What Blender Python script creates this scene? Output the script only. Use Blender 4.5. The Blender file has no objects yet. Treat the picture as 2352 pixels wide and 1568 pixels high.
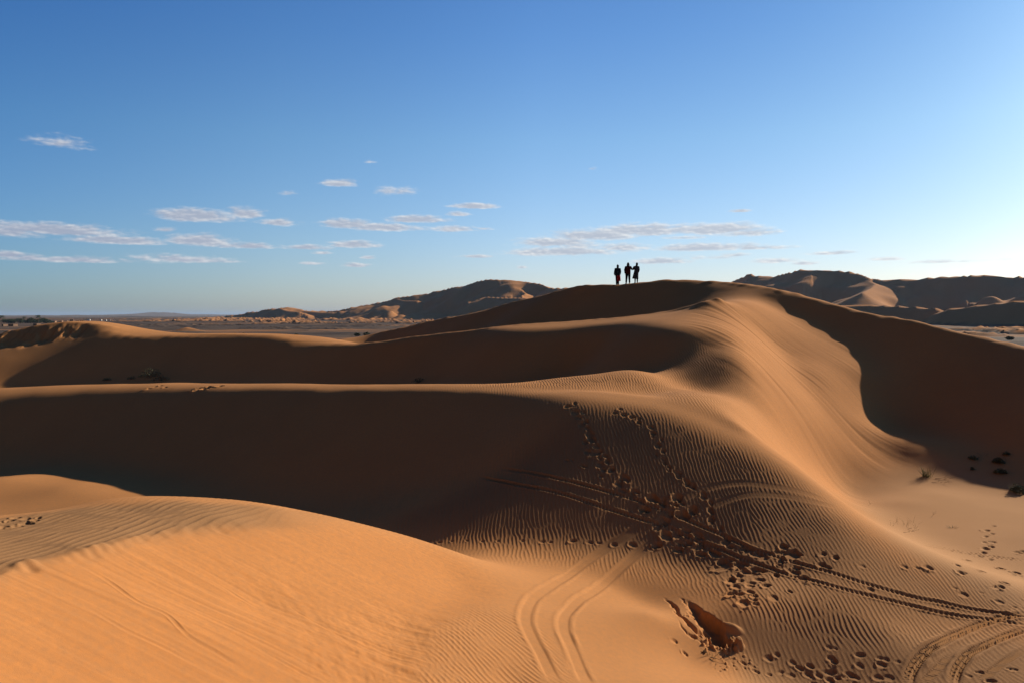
# Three people on the crest of a big sand dune in low sun: dunes with wind ripples,
# footprints and tyre tracks, a gravel plain with far dunes, clear sky with small flat clouds.
import bpy, bmesh, math, random, base64, lzma
import numpy as np
from mathutils import Vector, Matrix

random.seed(7)
rng = np.random.default_rng(11)
SC = bpy.context.scene
COL = SC.collection
F = 1764.0                       # focal length for a 2352 px wide picture
PITCH = math.atan(60 / F)
SP, CP = math.sin(PITCH), math.cos(PITCH)
AZ, EL = math.radians(52), math.radians(23)      # the sun: front right, low
UX, UY = math.sin(AZ), math.cos(AZ)

def ray(X, Y):
    a = (X - 1176) / F; b = (784 - Y) / F
    return a, b * SP + CP, b * CP - SP
def pt(X, Y, d):
    a, y, z = ray(X, Y)
    return Vector((a * d / y, d, z * d / y))
def proj(x, y, z):
    w = np.maximum(y * CP - z * SP, 1e-3); v = y * SP + z * CP
    return 1176 + F * x / w, 784 - F * v / w
def sstep(a, b, x):
    t = np.clip((x - a) / (b - a), 0, 1)
    return t * t * (3 - 2 * t)

# ------------------------------------------------------------------ objects
def tag(o, label=None, cat=None, group=None, kind=None):
    if label: o['label'] = label
    if cat: o['category'] = cat
    if group: o['group'] = group
    if kind: o['kind'] = kind
    return o
def link(name, me, mats=(), parent=None):
    o = bpy.data.objects.new(name, me); COL.objects.link(o)
    for m in mats: me.materials.append(m)
    if parent: o.parent = parent
    return o
def empty(name, loc, rz=0.0):
    o = bpy.data.objects.new(name, None); COL.objects.link(o)
    o.location = loc; o.rotation_euler = (0, 0, rz); o.empty_display_size = .2
    return o
def grid_mesh(name, V, closed=False):
    n, m = V.shape[:2]
    i, j = np.meshgrid(np.arange(n - 1), np.arange(m if closed else m - 1), indexing='ij')
    j2 = (j + 1) % m
    f = np.stack([i * m + j, (i + 1) * m + j, (i + 1) * m + j2, i * m + j2], -1).reshape(-1, 4).astype(np.int32)
    f = f[:, ::-1]
    me = bpy.data.meshes.new(name)
    me.vertices.add(n * m); me.vertices.foreach_set('co', V.astype(np.float32).ravel())
    me.loops.add(f.size); me.loops.foreach_set('vertex_index', np.ascontiguousarray(f).ravel())
    me.polygons.add(len(f)); me.polygons.foreach_set('loop_start', np.arange(0, f.size, 4, dtype=np.int32))
    me.polygons.foreach_set('use_smooth', np.ones(len(f), bool))
    me.update(calc_edges=True)
    return me
def mesh_of(name, verts, faces, smooth=True):
    me = bpy.data.meshes.new(name); me.from_pydata([tuple(v) for v in verts], [], faces)
    if smooth: me.polygons.foreach_set('use_smooth', [True] * len(me.polygons))
    me.update(); return me
def attr(me, name, arr):
    a = me.attributes.new(name, 'FLOAT', 'POINT'); a.data.foreach_set('value', np.ascontiguousarray(arr, np.float32).ravel())

# ------------------------------------------------------------------ materials
def mat(name, col, rough=.9, noise=0.0, scale=5.0, spec=.1, bump=0.0, col2=None):
    m = bpy.data.materials.new(name); m.use_nodes = True
    nt = m.node_tree; b = nt.nodes['Principled BSDF']
    b.inputs['Roughness'].default_value = rough
    b.inputs['Specular IOR Level'].default_value = spec
    tc = nt.nodes.new('ShaderNodeTexCoord')
    nz = nt.nodes.new('ShaderNodeTexNoise'); nz.inputs['Scale'].default_value = scale; nz.inputs['Detail'].default_value = 5
    nt.links.new(tc.outputs['Object'], nz.inputs['Vector'])
    mx = nt.nodes.new('ShaderNodeMix'); mx.data_type = 'RGBA'
    c2 = col2 or tuple(c * (1 - noise) for c in col)
    mx.inputs[6].default_value = (*c2, 1); mx.inputs[7].default_value = (*col, 1)
    nt.links.new(nz.outputs['Fac'], mx.inputs[0]); nt.links.new(mx.outputs[2], b.inputs['Base Color'])
    if bump:
        bp = nt.nodes.new('ShaderNodeBump'); bp.inputs['Strength'].default_value = 1; bp.inputs['Distance'].default_value = bump
        nt.links.new(nz.outputs['Fac'], bp.inputs['Height']); nt.links.new(bp.outputs['Normal'], b.inputs['Normal'])
    return m

SAND_A, SAND_B = (.61, .258, .079), (.545, .226, .068)
def sand_material():
    m = bpy.data.materials.new('sand'); m.use_nodes = True
    nt = m.node_tree; N = nt.nodes; L = nt.links; b = N['Principled BSDF']
    b.inputs['Roughness'].default_value = 1.0; b.inputs['Specular IOR Level'].default_value = .08
    tc = N.new('ShaderNodeTexCoord')
    def noise(scale, det=4, rough=.55):
        n = N.new('ShaderNodeTexNoise'); n.inputs['Scale'].default_value = scale
        n.inputs['Detail'].default_value = det; n.inputs['Roughness'].default_value = rough
        L.new(tc.outputs['Object'], n.inputs['Vector']); return n
    def mix(fac, a, bb):
        x = N.new('ShaderNodeMix'); x.data_type = 'RGBA'
        if isinstance(fac, float): x.inputs[0].default_value = fac
        else: L.new(fac, x.inputs[0])
        for k, v in ((6, a), (7, bb)):
            if isinstance(v, tuple): x.inputs[k].default_value = (*v, 1)
            else: L.new(v, x.inputs[k])
        return x.outputs[2]
    def ramp(src, lo, hi):
        r = N.new('ShaderNodeMapRange'); r.inputs['From Min'].default_value = lo; r.inputs['From Max'].default_value = hi
        L.new(src, r.inputs['Value']); return r.outputs['Result']
    c = mix(ramp(noise(.35, 5).outputs['Fac'], .35, .65), SAND_A, SAND_B)
    c = mix(ramp(noise(9, 6, .7).outputs['Fac'], .3, .75), c, (.44, .205, .078))
    g = noise(160, 2, .8)
    c = mix(ramp(g.outputs['Fac'], .62, .8), c, (.36, .16, .06))
    # pale wind-packed sand of the basin floor and windward sides (attribute laid with the terrain)
    at = N.new('ShaderNodeAttribute'); at.attribute_name = 'pale'
    c = mix(at.outputs['Fac'], c, (.445, .240, .108))
    ac = N.new('ShaderNodeAttribute'); ac.attribute_name = 'coarse_shade'     # coarser, browner grains on ripples; also paints in shade the slopes lack
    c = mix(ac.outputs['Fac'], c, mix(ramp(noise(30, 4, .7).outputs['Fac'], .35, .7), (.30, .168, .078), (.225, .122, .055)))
    gv = N.new('ShaderNodeAttribute'); gv.attribute_name = 'gravel'
    gcol = mix(ramp(noise(.02, 8, .65).outputs['Fac'], .4, .62), (.05, .035, .028), (.115, .078, .053))
    c = mix(gv.outputs['Fac'], c, gcol)
    L.new(c, b.inputs['Base Color'])
    bp = N.new('ShaderNodeBump'); bp.inputs['Strength'].default_value = .55; bp.inputs['Distance'].default_value = .006
    g2 = noise(70, 4, .75); L.new(g2.outputs['Fac'], bp.inputs['Height']); L.new(bp.outputs['Normal'], b.inputs['Normal'])
    return m
SAND = sand_material()

# light and sky settings
SKY_STRENGTH = .07; EXPOSURE = 0.36; SUN_COL = (1, .86, .68); HAZE = 2.4e-5; DIFFUSE = 1
SKY_AIR, SKY_DUST, SKY_OZONE = 1.0, 1.0, 1.0
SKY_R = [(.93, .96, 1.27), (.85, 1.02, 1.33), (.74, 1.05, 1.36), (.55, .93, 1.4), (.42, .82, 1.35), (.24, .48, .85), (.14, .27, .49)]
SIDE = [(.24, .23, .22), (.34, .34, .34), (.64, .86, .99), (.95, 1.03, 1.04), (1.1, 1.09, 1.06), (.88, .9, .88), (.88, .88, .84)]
CLOUD = [(4.0, 4.5, 5.8), (6.4, 6.9, 7.7), (7.6, 7.8, 8.2), (11.5, 11.5, 11.2)]; CLOUD_A = .92
# ------------------------------------------------------------------ the three people (meshes first, placed on the crest later)
SKIN = mat('skin', (.30, .17, .11), .6, .15, 20, .3)
BLACKC = mat('black_cloth', (.018, .018, .022), .95, .4, 30, .1); NAVY = mat('dark_blue_cloth', (.02, .024, .035), .95, .4, 30, .1)
MAROON = mat('maroon_cloth', (.085, .012, .012), .9, .4, 30, .1); RED = mat('red_cloth', (.42, .015, .02), .9, .35, 18, .1)
GREYC = mat('charcoal_cloth', (.05, .05, .056), .95, .4, 25, .1); SHOE = mat('dark_leather', (.03, .024, .02), .6, .3, 30, .3); HAIR = mat('dark_hair', (.015, .012, .01), .7, .3, 60, .3)
EYE = mat('eye_white', (.6, .58, .55), .3, .1, 9, .5)
def skin_body(J, edges, root):
    names = list(J); me = bpy.data.meshes.new('body'); me.from_pydata([J[n][0] for n in names], [(names.index(a), names.index(b)) for a, b in edges], [])
    o = bpy.data.objects.new('body', me); COL.objects.link(o)
    o.modifiers.new('s', 'SKIN').use_smooth_shade = True
    lay = me.skin_vertices[0].data
    for i, n in enumerate(names):
        r = J[n][1]; lay[i].radius = (r, r) if not isinstance(r, tuple) else r; lay[i].use_root = (n == root)
    sb = o.modifiers.new('b', 'SUBSURF'); sb.levels = sb.render_levels = 1
    dg = bpy.context.evaluated_depsgraph_get(); out = bpy.data.meshes.new_from_object(o.evaluated_get(dg))
    bpy.data.objects.remove(o); bpy.data.meshes.remove(me); out.name = 'body'; out.materials.clear(); return out
def loft(name, rings, m, parent, n=20, fold=0.0, seed=0, cap=True):
    """cloth hung in rings (centre, rx, ry); a second inner wall gives it thickness"""
    V, Fc = [], []; P = [Vector(r[0]) for r in rings]
    for i, (c, rx, ry) in enumerate(rings):
        ax = (P[min(i + 1, len(P) - 1)] - P[max(i - 1, 0)]).normalized()
        u = Vector((1, 0, 0)) if abs(ax.x) < .8 else Vector((0, 0, 1)); u = (u - ax * u.dot(ax)).normalized(); v = ax.cross(u)
        for k in range(n):
            a = 2 * math.pi * k / n; f = 1 + fold * (i / (len(rings) - 1)) * math.sin(k * 2 * math.pi / n * 5 + seed + .6 * i)
            V.append(P[i] + u * math.cos(a) * rx * f + v * math.sin(a) * ry * f)
    R = len(rings)
    for i in range(R - 1):
        for k in range(n): Fc.append((i * n + k, i * n + (k + 1) % n, (i + 1) * n + (k + 1) % n, (i + 1) * n + k))
    if cap: Fc.append(tuple(range(n))[::-1]); Fc.append(tuple(range((R - 1) * n, R * n)))
    me = mesh_of(name, V, Fc)
    return link(name, me, [m], parent)
def person(pose):
    """a standing figure 1.70 m tall facing +y; pose gives wrists, elbows, ankles and the head's turn"""
    J, E = {}, []
    def j(n, p, r, to=None):
        J[n] = (tuple(p), r)
        if to: E.append((to, n))
    j('pelvis', (0, 0, .90), .125); j('waist', (0, 0, 1.04), .115, 'pelvis'); j('chest', (0, .01, 1.25), (.135, .115), 'waist'); j('collar', (0, 0, 1.40), .075, 'chest'); j('neck', (0, .005, 1.48), .052, 'collar')
    hx, hy = pose.get('head', (0, .02))
    j('jaw', (hx * .6, hy + .01, 1.535), (.062, .07), 'neck'); j('skull', (hx, hy, 1.61), (.073, .09), 'jaw'); j('crown', (hx, hy - .01, 1.665), (.05, .06), 'skull')
    fx, fy = pose.get('face', (0, 1)); j('nose', (hx + fx * .10, hy + fy * .10, 1.585), .014, 'skull')
    for s, sd in ((1, 'r'), (-1, 'l')):
        j('ear' + sd, (hx + s * .082 * abs(fy) + .0, hy - s * .082 * fx, 1.60), .018, 'skull')
        j('shoulder' + sd, (s * .175, 0, 1.385), .06, 'collar'); el = pose['elbow' + sd]; wr = pose['wrist' + sd]
        j('elbow' + sd, el, .043, 'shoulder' + sd); j('wrist' + sd, wr, .028, 'elbow' + sd)
        d = (Vector(wr) - Vector(el)).normalized(); d = (d + Vector((0, 0, -.35))).normalized(); ac = d.cross(Vector((s, .2, 0))).normalized(); w = Vector(wr); pal = w + d * .055
        j('palm' + sd, pal, (.026, .034), 'wrist' + sd)
        curl = d.cross(ac).normalized() * (-s)
        for q, (off, ln) in enumerate(((-.030, .060), (-.010, .075), (.010, .070), (.029, .055))):
            b = pal + d * .045 + ac * off; m1 = b + d * ln * .5 + curl * .008; t = m1 + d * ln * .45 + curl * .022
            j(f'k{q}' + sd, b, .0095, 'palm' + sd); j(f'm{q}' + sd, m1, .0088, f'k{q}' + sd); j(f't{q}' + sd, t, .0078, f'm{q}' + sd)
        tb = pal - ac * .040 - d * .005; j('thumb' + sd, tb, .011, 'palm' + sd); j('thumbtip' + sd, tb - ac * .018 + d * .05, .0088, 'thumb' + sd)
        an = Vector(pose['ankle' + sd]); hp = Vector((s * .095, 0, .86)); kn = hp.lerp(an, .49) + Vector((0, .03, 0))
        j('hip' + sd, hp, .095, 'pelvis'); j('knee' + sd, kn, .060, 'hip' + sd); j('calf' + sd, kn.lerp(an, .35) + Vector((0, -.015, 0)), .056, 'knee' + sd); j('ankle' + sd, an, .036, 'calf' + sd)
        tx, ty = pose.get('toe', (0, 1)); j('toe' + sd, (an.x + tx * .15 + s * .02, an.y + ty * .15, an.z - .045), .034, 'ankle' + sd)
    return skin_body(J, E, 'pelvis'), J
def sleeve(name, J, sd, m, par, r0=.078, r1=.05, full=True):
    s, e, w = (Vector(J[k + sd][0]) for k in ('shoulder', 'elbow', 'wrist'))
    return loft(name, [(s + (s - e).normalized() * .03, r0 * .8, r0 * .8), (s, r0, r0), (s.lerp(e, .55), r0 * .88, r0 * .88), (e, r0 * .8, r0 * .8), (e.lerp(w, .5), (r0 * .75 + r1) / 2, (r0 * .75 + r1) / 2), (w, r1, r1)], m, par, 14)
def leg_tube(name, J, sd, m, par, r=(.105, .08, .068, .062), low=.02):
    h, k, a = (Vector(J[n + sd][0]) for n in ('hip', 'knee', 'ankle'))
    return loft(name, [(h + Vector((0, 0, .03)), r[0], r[0]), (h.lerp(k, .5), r[0] * .92, r[0] * .92), (k, r[1], r[1]), (k.lerp(a, .5), r[2], r[2]), (a + Vector((0, 0, low)), r[3], r[3])], m, par, 16)
def shoe(J, sd, par):
    a, t = Vector(J['ankle' + sd][0]), Vector(J['toe' + sd][0]); d = (t - a); d.z = 0
    return loft('shoe', [(a - d * .45 + Vector((0, 0, -.05)), .025, .03), (a - d * .2 + Vector((0, 0, -.035)), .045, .055), (a + d * .4 + Vector((0, 0, -.045)), .047, .045), (a + d * .95 + Vector((0, 0, -.055)), .045, .034), (a + d * 1.2 + Vector((0, 0, -.06)), .02, .02)], SHOE, par, 14)
def eyes(J, pose, par):
    hx, hy = pose.get('head', (0, .02)); fx, fy = pose.get('face', (0, 1))
    for s in (-1, 1):
        bm = bmesh.new(); bmesh.ops.create_uvsphere(bm, u_segments=10, v_segments=6, radius=.013, matrix=Matrix.Translation((hx + fx * .082 + s * .03 * fy, hy + fy * .082 - s * .03 * fx, 1.612)))
        me = bpy.data.meshes.new('eye'); bm.to_mesh(me); bm.free(); link('eye', me, [EYE], par)
def hood(name, J, m, par, s=1.0, tip=(0, -.02), mouth=True):
    c = Vector(J['skull'][0])
    return loft(name, [((0, 0, 1.37), .13 * s, .11 * s), ((c.x * .3, c.y * .2, 1.445), .095 * s, .09 * s), ((c.x * .7, c.y * .6 - .02, 1.51), .088 * s, .09 * s), ((c.x, c.y - .035, 1.585), .104 * s, .098 * s), ((c.x + tip[0] * .4, c.y - .035 + tip[1] * .4, 1.655), .095 * s, .09 * s), ((c.x + tip[0], c.y - .03 + tip[1], 1.715), .05 * s, .05 * s), ((c.x + tip[0] * 1.3, c.y - .03 + tip[1] * 1.3, 1.735), .018, .018)], m, par, 20)
PEOPLE = []
# left: dark hood and loose dark jacket, red wrap falling on one side
pose = dict(elbowr=(.24, -.02, 1.13), wristr=(.20, .12, .93), elbowl=(-.25, -.05, 1.13), wristl=(-.24, .05, .90), ankler=(.06, .02, .085), anklel=(-.075, 0, .085), face=(.75, .66), head=(.01, .02), toe=(.6, .8))
b, J = person(pose); e = empty('person', (0, 0, 0)); link('body', b, [SKIN], e); eyes(J, pose, e)
hood('head_scarf', J, BLACKC, e, 1.0, (-.03, -.01))
loft('jacket', [((0, 0, 1.43), .10, .09), ((0, 0, 1.38), .19, .115), ((0, 0, 1.25), .20, .14), ((-.005, 0, 1.05), .215, .15), ((-.01, 0, .88), .235, .165), ((-.015, 0, .80), .245, .17)], NAVY, e, 24, .04)
for sd in 'rl': sleeve('sleeve', J, sd, NAVY, e, .085, .085)
loft('red_wrap', [((.035, .0, .98), .155, .13), ((.055, 0, .80), .175, .145), ((.075, 0, .60), .175, .145), ((.10, 0, .40), .17, .14), ((.115, 0, .32), .165, .135)], RED, e, 26, .07, 2)
for sd in 'rl': leg_tube('trouser_leg', J, sd, BLACKC, e, (.10, .085, .075, .072), .0); shoe(J, sd, e)
PEOPLE.append((e, (1418.5, 655), 1.66 / 1.74, 0.0, 'person in dark jacket over a red wrap, standing apart left of the other two'))
# middle: long dark hair, maroon jacket, dark trousers, elbow towards the neighbour
pose = dict(elbowr=(.34, .02, 1.15), wristr=(.40, .14, 1.22), elbowl=(-.27, -.03, 1.12), wristl=(-.235, .03, .86), ankler=(.125, 0, .085), anklel=(-.145, .03, .085), face=(.1, .99), toe=(0, 1))
b, J = person(pose); e = empty('person', (0, 0, 0)); link('body', b, [SKIN], e); eyes(J, pose, e)
c = Vector(J['skull'][0])
loft('hair', [((0, -.05, 1.30), .10, .05), ((0, -.035, 1.42), .125, .075), ((0, -.02, 1.52), .118, .09), ((0, -.015, 1.60), .105, .10), ((0, -.01, 1.67), .085, .09), ((0, -.005, 1.72), .045, .05), ((0, 0, 1.735), .015, .015)], HAIR, e, 20)
loft('jacket', [((0, 0, 1.44), .09, .085), ((0, 0, 1.385), .205, .12), ((0, 0, 1.25), .215, .15), ((0, 0, 1.05), .20, .145), ((0, 0, .90), .205, .15), ((0, 0, .82), .205, .15)], MAROON, e, 24, .025)
for sd in 'rl': sleeve('sleeve', J, sd, MAROON if sd == 'r' else BLACKC, e, .085, .052)
for sd in 'rl': leg_tube('trouser_leg', J, sd, BLACKC, e, (.112, .088, .075, .068)); shoe(J, sd, e)
loft('trouser_seat', [((0, 0, .80), .16, .13), ((0, 0, .88), .19, .145), ((0, 0, .98), .185, .135)], BLACKC, e, 20)
PEOPLE.append((e, (1442.5, 652.3), 1.735 / 1.74, 0.0, 'person in maroon jacket and dark trousers, legs apart, middle of the three'))
# right: pointed hood, long flaring charcoal coat
pose = dict(elbowr=(.225, -.03, 1.12), wristr=(.19, .10, .93), elbowl=(-.23, .10, 1.16), wristl=(-.22, .24, 1.30), ankler=(.085, 0, .085), anklel=(-.10, .02, .085), face=(-.4, .9), head=(.045, .02), toe=(0, 1))
b, J = person(pose); e = empty('person', (0, 0, 0)); link('body', b, [SKIN], e); eyes(J, pose, e)
hood('hood', J, BLACKC, e, .98, (-.015, -.01))
loft('coat', [((.01, 0, 1.43), .09, .085), ((.005, 0, 1.38), .175, .115), ((0, 0, 1.25), .18, .14), ((-.01, 0, 1.03), .175, .14), ((-.03, 0, .80), .205, .165), ((-.055, 0, .58), .235, .19), ((-.08, 0, .36), .262, .205)], GREYC, e, 28, .06)
for sd in 'rl': sleeve('sleeve', J, sd, GREYC, e, .08, .058)
for sd in 'rl': leg_tube('trouser_leg', J, sd, BLACKC, e, (.085, .072, .062, .055)); shoe(J, sd, e)
PEOPLE.append((e, (1461.5, 650.5), 1.65 / 1.74, 0.0, 'person in pointed dark hood and long flared charcoal coat, right of the three'))
# ------------------------------------------------------------------ the near dunes
# Crest lines and spot heights as (photo x, photo y, distance in metres); hidden ground as (x, y, z).
# The surface is the smoothest one through them whose slope towards the sun agrees with the light and shade.
CURVES={
'P':[(823,776,85),(960,745,79),(1104,716,72),(1210,689,68),(1310,662,65),(1350,656,63.5),(1440,653,62),(1508,646,61),(1560,645,60),(1650,648,58.5),(1736,656,55.7),(1790,666,54),(1848,681,52.4),(1925,701,50.9),(2000,720,49.5),(2102,738,47.4),(2193,762,45.8),(2264,778,44.5),(2352,797,42.7),(2500,832,39),(2700,880,35)],
'C':[(739,793,61.5),(841,790,60),(981,773,57),(1192,746,53),(1403,730,49.5),(1562,711,47),(1610,697,46.4),(1648,686,46.9)],
'E':[(-200,800,80),(-80,783,76),(0,769,72.6),(71,754,72.6),(148,746,72.4),(225,750,71.5),(300,767,69.8),(415,771,68),(590,773,65),(668,785,63)],
'B':[(-250,915,57),(-120,900,53),(0,890,50),(200,884,47.5),(420,881.5,44.5),(600,883,41),(900,886,36),(1050,889,34),(1200,893,32),(1400,900,30),(1550,925,28),(1640,962,26.7),(1750,1023,25.3),(1850,1090,24),(1950,1160,23),(2060,1225,22.3),(2200,1285,21.5),(2352,1330,21)],
'Fb':[(-150,1375,8.6),(0,1320,9.55),(130,1283,10.4),(250,1255,11.2),(400,1225,12.6),(550,1213,13.8)],
'Fs':[(-150,1200,12.5),(0,1190,13),(200,1165,14),(400,1152,14.6),(600,1165,15.3),(700,1180,16),(800,1200,16.6),(950,1235,17.6),(1050,1273,17.7)],

}
PTS=[ # single visible points (X,Y,d)
(-60,1260,10.7),(0,1255,11),(100,1230,11.7),(200,1207,12.5),(300,1192,13.1),(400,1187,13.5),(500,1190,13.8),(600,1195,14.6),(0,1225,12),(100,1200,12.9),(200,1185,13.3),(300,1172,13.9),(400,1168,14.1),(500,1173,14.3),(60,1290,10),(180,1257,10.9),(300,1225,12.0),(420,1208,13.0),
(0,1568,8.08),(400,1568,9.4),(800,1568,11.2),(300,1400,10.1),(600,1400,12.0),(800,1350,13.8),
(1176,1568,13),(1300,1500,14.3),(1500,1568,14),(1650,1568,14.7),(1500,1400,16.9),(1300,1400,16.6),(1230,1330,18.3),
(1000,1225,23),(870,1195,25),
(1800,1500,16.5),(1700,1400,17.5),(2000,1500,16.4),(2352,1568,15),(2000,1400,17.8),(2352,1450,17.1),(2200,1400,18.2),(1800,1300,19.6),
(2352,1140,30.7),(2352,1230,25),(2150,1130,31.2),(2050,1150,30),(2150,1210,26.5),(2250,1092,33.4),
(1937,1096,34.2),(1975,1090,34.2),(2045,1069,35.6),(1910,1122,31.9),(1950,1152,30),
(1300,864,44.5),(1150,880,45),(1000,880,49.5),(850,881,55),(700,882,57),(500,881,59),(300,880,61.5),(1490,862,37),(1600,900,33.5),(1500,900,31.8),
(150,1120,32.3),(300,1150,30.3),(0,1098,34),(0,1150,31.5),
(0,800,69.5),(0,850,65),
(720,783,78),(640,778,80),(290,759,85),
(1980,842,43),(2025,980,38.2),(1985,1020,36.9),(1900,790,46),(1800,720,50.5),(1690,685,49.3),(1725,689,51),(2150,1060,35),(2095,1064,35.4),(2100,1030,36.2),(2060,1000,37.2),(1640,800,38),(1700,870,34.5),(1722,935,31.2),(1600,757,39.5),(1760,705,50),
]
WPTS=[ # hidden world points
(-1.2,61.5,-1.5),(5.3,57.5,-.9),(-6.9,67.5,-2.9),(-13.7,74.5,-4),(.8,63.75,.2),(7.3,59.75,.8),(-4.9,69.75,-1.3),(-11.7,76.7,-2.6),(9.5,58.75,1.05),(7.5,56.5,-.6),(11,57.75,1.05),(9,55.5,-.6),(-3.2,66,-1.5),(2.9,61,-.4),(-1.2,61.5,-1.5),(5.3,57.5,-.9),(-6.9,67.5,-2.9),(-13.7,74.5,-4),(.8,63.75,.2),(7.3,59.75,.8),(-4.9,69.75,-1.3),(-11.7,76.7,-2.6),(9.5,58.75,1.05),(7.5,56.5,-.6),(11,57.75,1.05),(9,55.5,-.6),(-3.2,66,-1.5),(2.9,61,-.4),
(7,65.5,1.85),(10,64,1.95),(12.3,63,2.15),(3.6,70,1.4),(5.2,67.6,1.65),(8.5,64.6,1.95),(0,74,0.2),(-5,78,-1.0),
(0,0.2,-1.65),(0,3,-2.9),(-3,3,-3.2),(3,3,-3.6),(0,6,-5.2),(4,6,-6.2),(7,8,-6.9),(-7,4,-2.6),
(-11,20,-6.6),(-8,22,-6.9),(-14,24,-7.4),(-4.5,21.5,-6.9),(-2.5,21,-6.8),
(-15,48.5,-5.3),(-27,54,-5.7),(-6,43.5,-4.7),(0,39,-4.1),(-38,58,-5.8),(-10,48,-5),(3,37,-3.7),
(16,63,1.5),(8,70,0.3),(24,59,-1),(29,54,-2.5),(34,49,-4),(-3,84,-3.5),(3,78,-1.5),
(12.5,49.5,0.5),(7,52,-0.9),(0.5,56.5,-1.6),(-7,62,-2.3),
(-15,72,-2.7),(-45,88,-4),(-35,85,-4),
(20,22,-7.1),(25,28,-7.0),(24,18,-7.1),(33,30,-6.0),(30,20,-7.),(14,10,-7.1),(20,12,-7),
(-60,110,-9),(0,110,-8),(50,100,-9),(60,70,-7),(45,60,-7),(-30,20,-6.5),(-40,35,-7),(40,40,-4.5),(55,40,-7),
]
ZONES=[
([(1955,1100),(2050,1065),(2130,1058),(2130,1130),(1990,1145)],'eq',.0,.7),
([(60,838),(220,772),(300,790),(280,830),(260,878),(0,884),(0,858)],'min',.5,.8),
([(1575,800),(1635,792),(1690,845),(1700,875),(1560,880),(1572,850)],'eq',.35,.8),
([(0,772),(70,757),(150,750),(200,753),(180,768),(90,783),(0,797)],'eq',.40,.8),
([(1880,850),(1985,850),(2028,980),(2070,1062),(1990,1060),(1900,950)],'eq',-.25,.8),
([(1800,735),(1880,765),(1980,825),(2020,900),(2030,980),(2070,1040),(2120,1055),(2060,1075),(1960,960),(1860,850),(1780,750)],'eq',0.,.35),
([(1710,668),(1850,698),(2000,735),(2200,780),(2352,812),(2352,1040),(2250,1000),(2130,900),(2050,800),(1960,757),(1860,718),(1790,692)],'min',.55,1),
([(1100,886),(1300,869),(1480,867),(1480,885),(1550,910),(1400,897),(1200,890)],'eq',.2,.6),
([(0,922),(200,904),(600,897),(1000,901),(1200,911),(1290,940),(1320,985),(1280,1040),(1120,1075),(900,1110),(600,1090),(300,1060),(0,1010)],'min',.56,1),
([(0,892),(200,886),(420,883),(600,884),(900,888),(1200,895),(1300,903),(1200,902),(1000,896),(600,892),(200,896),(0,910)],'eq',.15,.5),
([(1250,898),(1400,903),(1550,930),(1640,965),(1700,1000),(1640,985),(1560,955),(1450,930),(1330,915)],'eq',.08,.6),
([(1340,940),(1450,950),(1570,980),(1560,1180),(1400,1235),(1200,1228),(1000,1213),(900,1195),(1150,1085),(1300,1040),(1340,985)],'eq',.40,.8),
([(1570,980),(1700,1050),(1750,1090),(1730,1300),(1600,1280),(1400,1235),(1560,1180)],'eq',.37,.8),
([(1750,1090),(1850,1150),(1950,1210),(1950,1320),(1730,1300)],'eq',.28,.8),
([(1400,1260),(1580,1300),(1640,1340),(1500,1345),(1300,1290)],'eq',.1,.6),
([(1560,1330),(1680,1340),(1720,1400),(1640,1400)],'eq',.2,.6),
([(1950,1230),(2050,1260),(2200,1310),(2352,1360),(2352,1450),(2000,1420),(1850,1350)],'eq',.12,.8),
([(1720,1400),(1900,1400),(2050,1450),(2100,1568),(1850,1568),(1720,1500)],'eq',.27,.7),
([(2150,1450),(2352,1470),(2352,1568),(2120,1568)],'eq',.12,.6),
([(2150,1150),(2352,1180),(2352,1300),(2200,1260),(2100,1190)],'eq',.02,.8),
([(1690,770),(1760,770),(1880,930),(1990,1055),(1950,1085),(1800,980),(1740,900)],'eq',-.42,.8),
([(1740,945),(1900,1080),(1950,1140),(1930,1150),(1800,1040),(1720,985),(1690,965)],'eq',-.58,.8),
([(1650,705),(1730,712),(1770,755),(1690,755)],'eq',-.12,.6),
([(860,802),(1000,793),(1200,778),(1400,768),(1490,770),(1520,795),(1520,825),(1450,840),(1200,840),(1000,835),(700,835),(400,830),(270,830),(300,790),(420,787),(600,797),(740,807)],'min',.56,1),
([(1100,757),(1300,741),(1500,723),(1600,715),(1635,755),(1600,770),(1540,753),(1400,750),(1250,758)],'eq',.13,.7),
([(850,780),(900,765),(1000,737),(1150,714),(1320,674),(1450,669),(1560,664),(1625,668),(1590,690),(1500,713),(1300,733),(1100,752),(1000,766),(900,778)],'min',.50,1.7,58.3,-.6),
([(0,802),(70,794),(190,772),(140,790),(0,845)],'eq',.25,.7),
([(0,1200),(200,1174),(400,1162),(600,1172),(640,1195),(400,1215),(200,1255),(0,1310)],'eq',.1,.15),
([(0,1340),(300,1262),(700,1217),(950,1252),(1060,1350),(930,1450),(850,1568),(0,1568)],'eq',-.42,.6),
([(1050,1420),(1190,1375),(1400,1340),(1500,1400),(1600,1568),(900,1568)],'eq',-.28,.7),
([(0,1110),(260,1155),(200,1165),(0,1180)],'eq',.12,.6),
]
TE = math.tan(EL); TH0 = -math.radians(60); R0 = 2.5
def inpoly(px, py, poly):
    res = np.zeros(px.shape, bool); n = len(poly)
    for i in range(n):
        x1, y1 = poly[i]; x2, y2 = poly[(i + 1) % n]
        if y1 == y2: continue
        res ^= ((y1 > py) != (y2 > py)) & (px < (x2 - x1) * (py - y1) / (y2 - y1) + x1)
    return res
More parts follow.
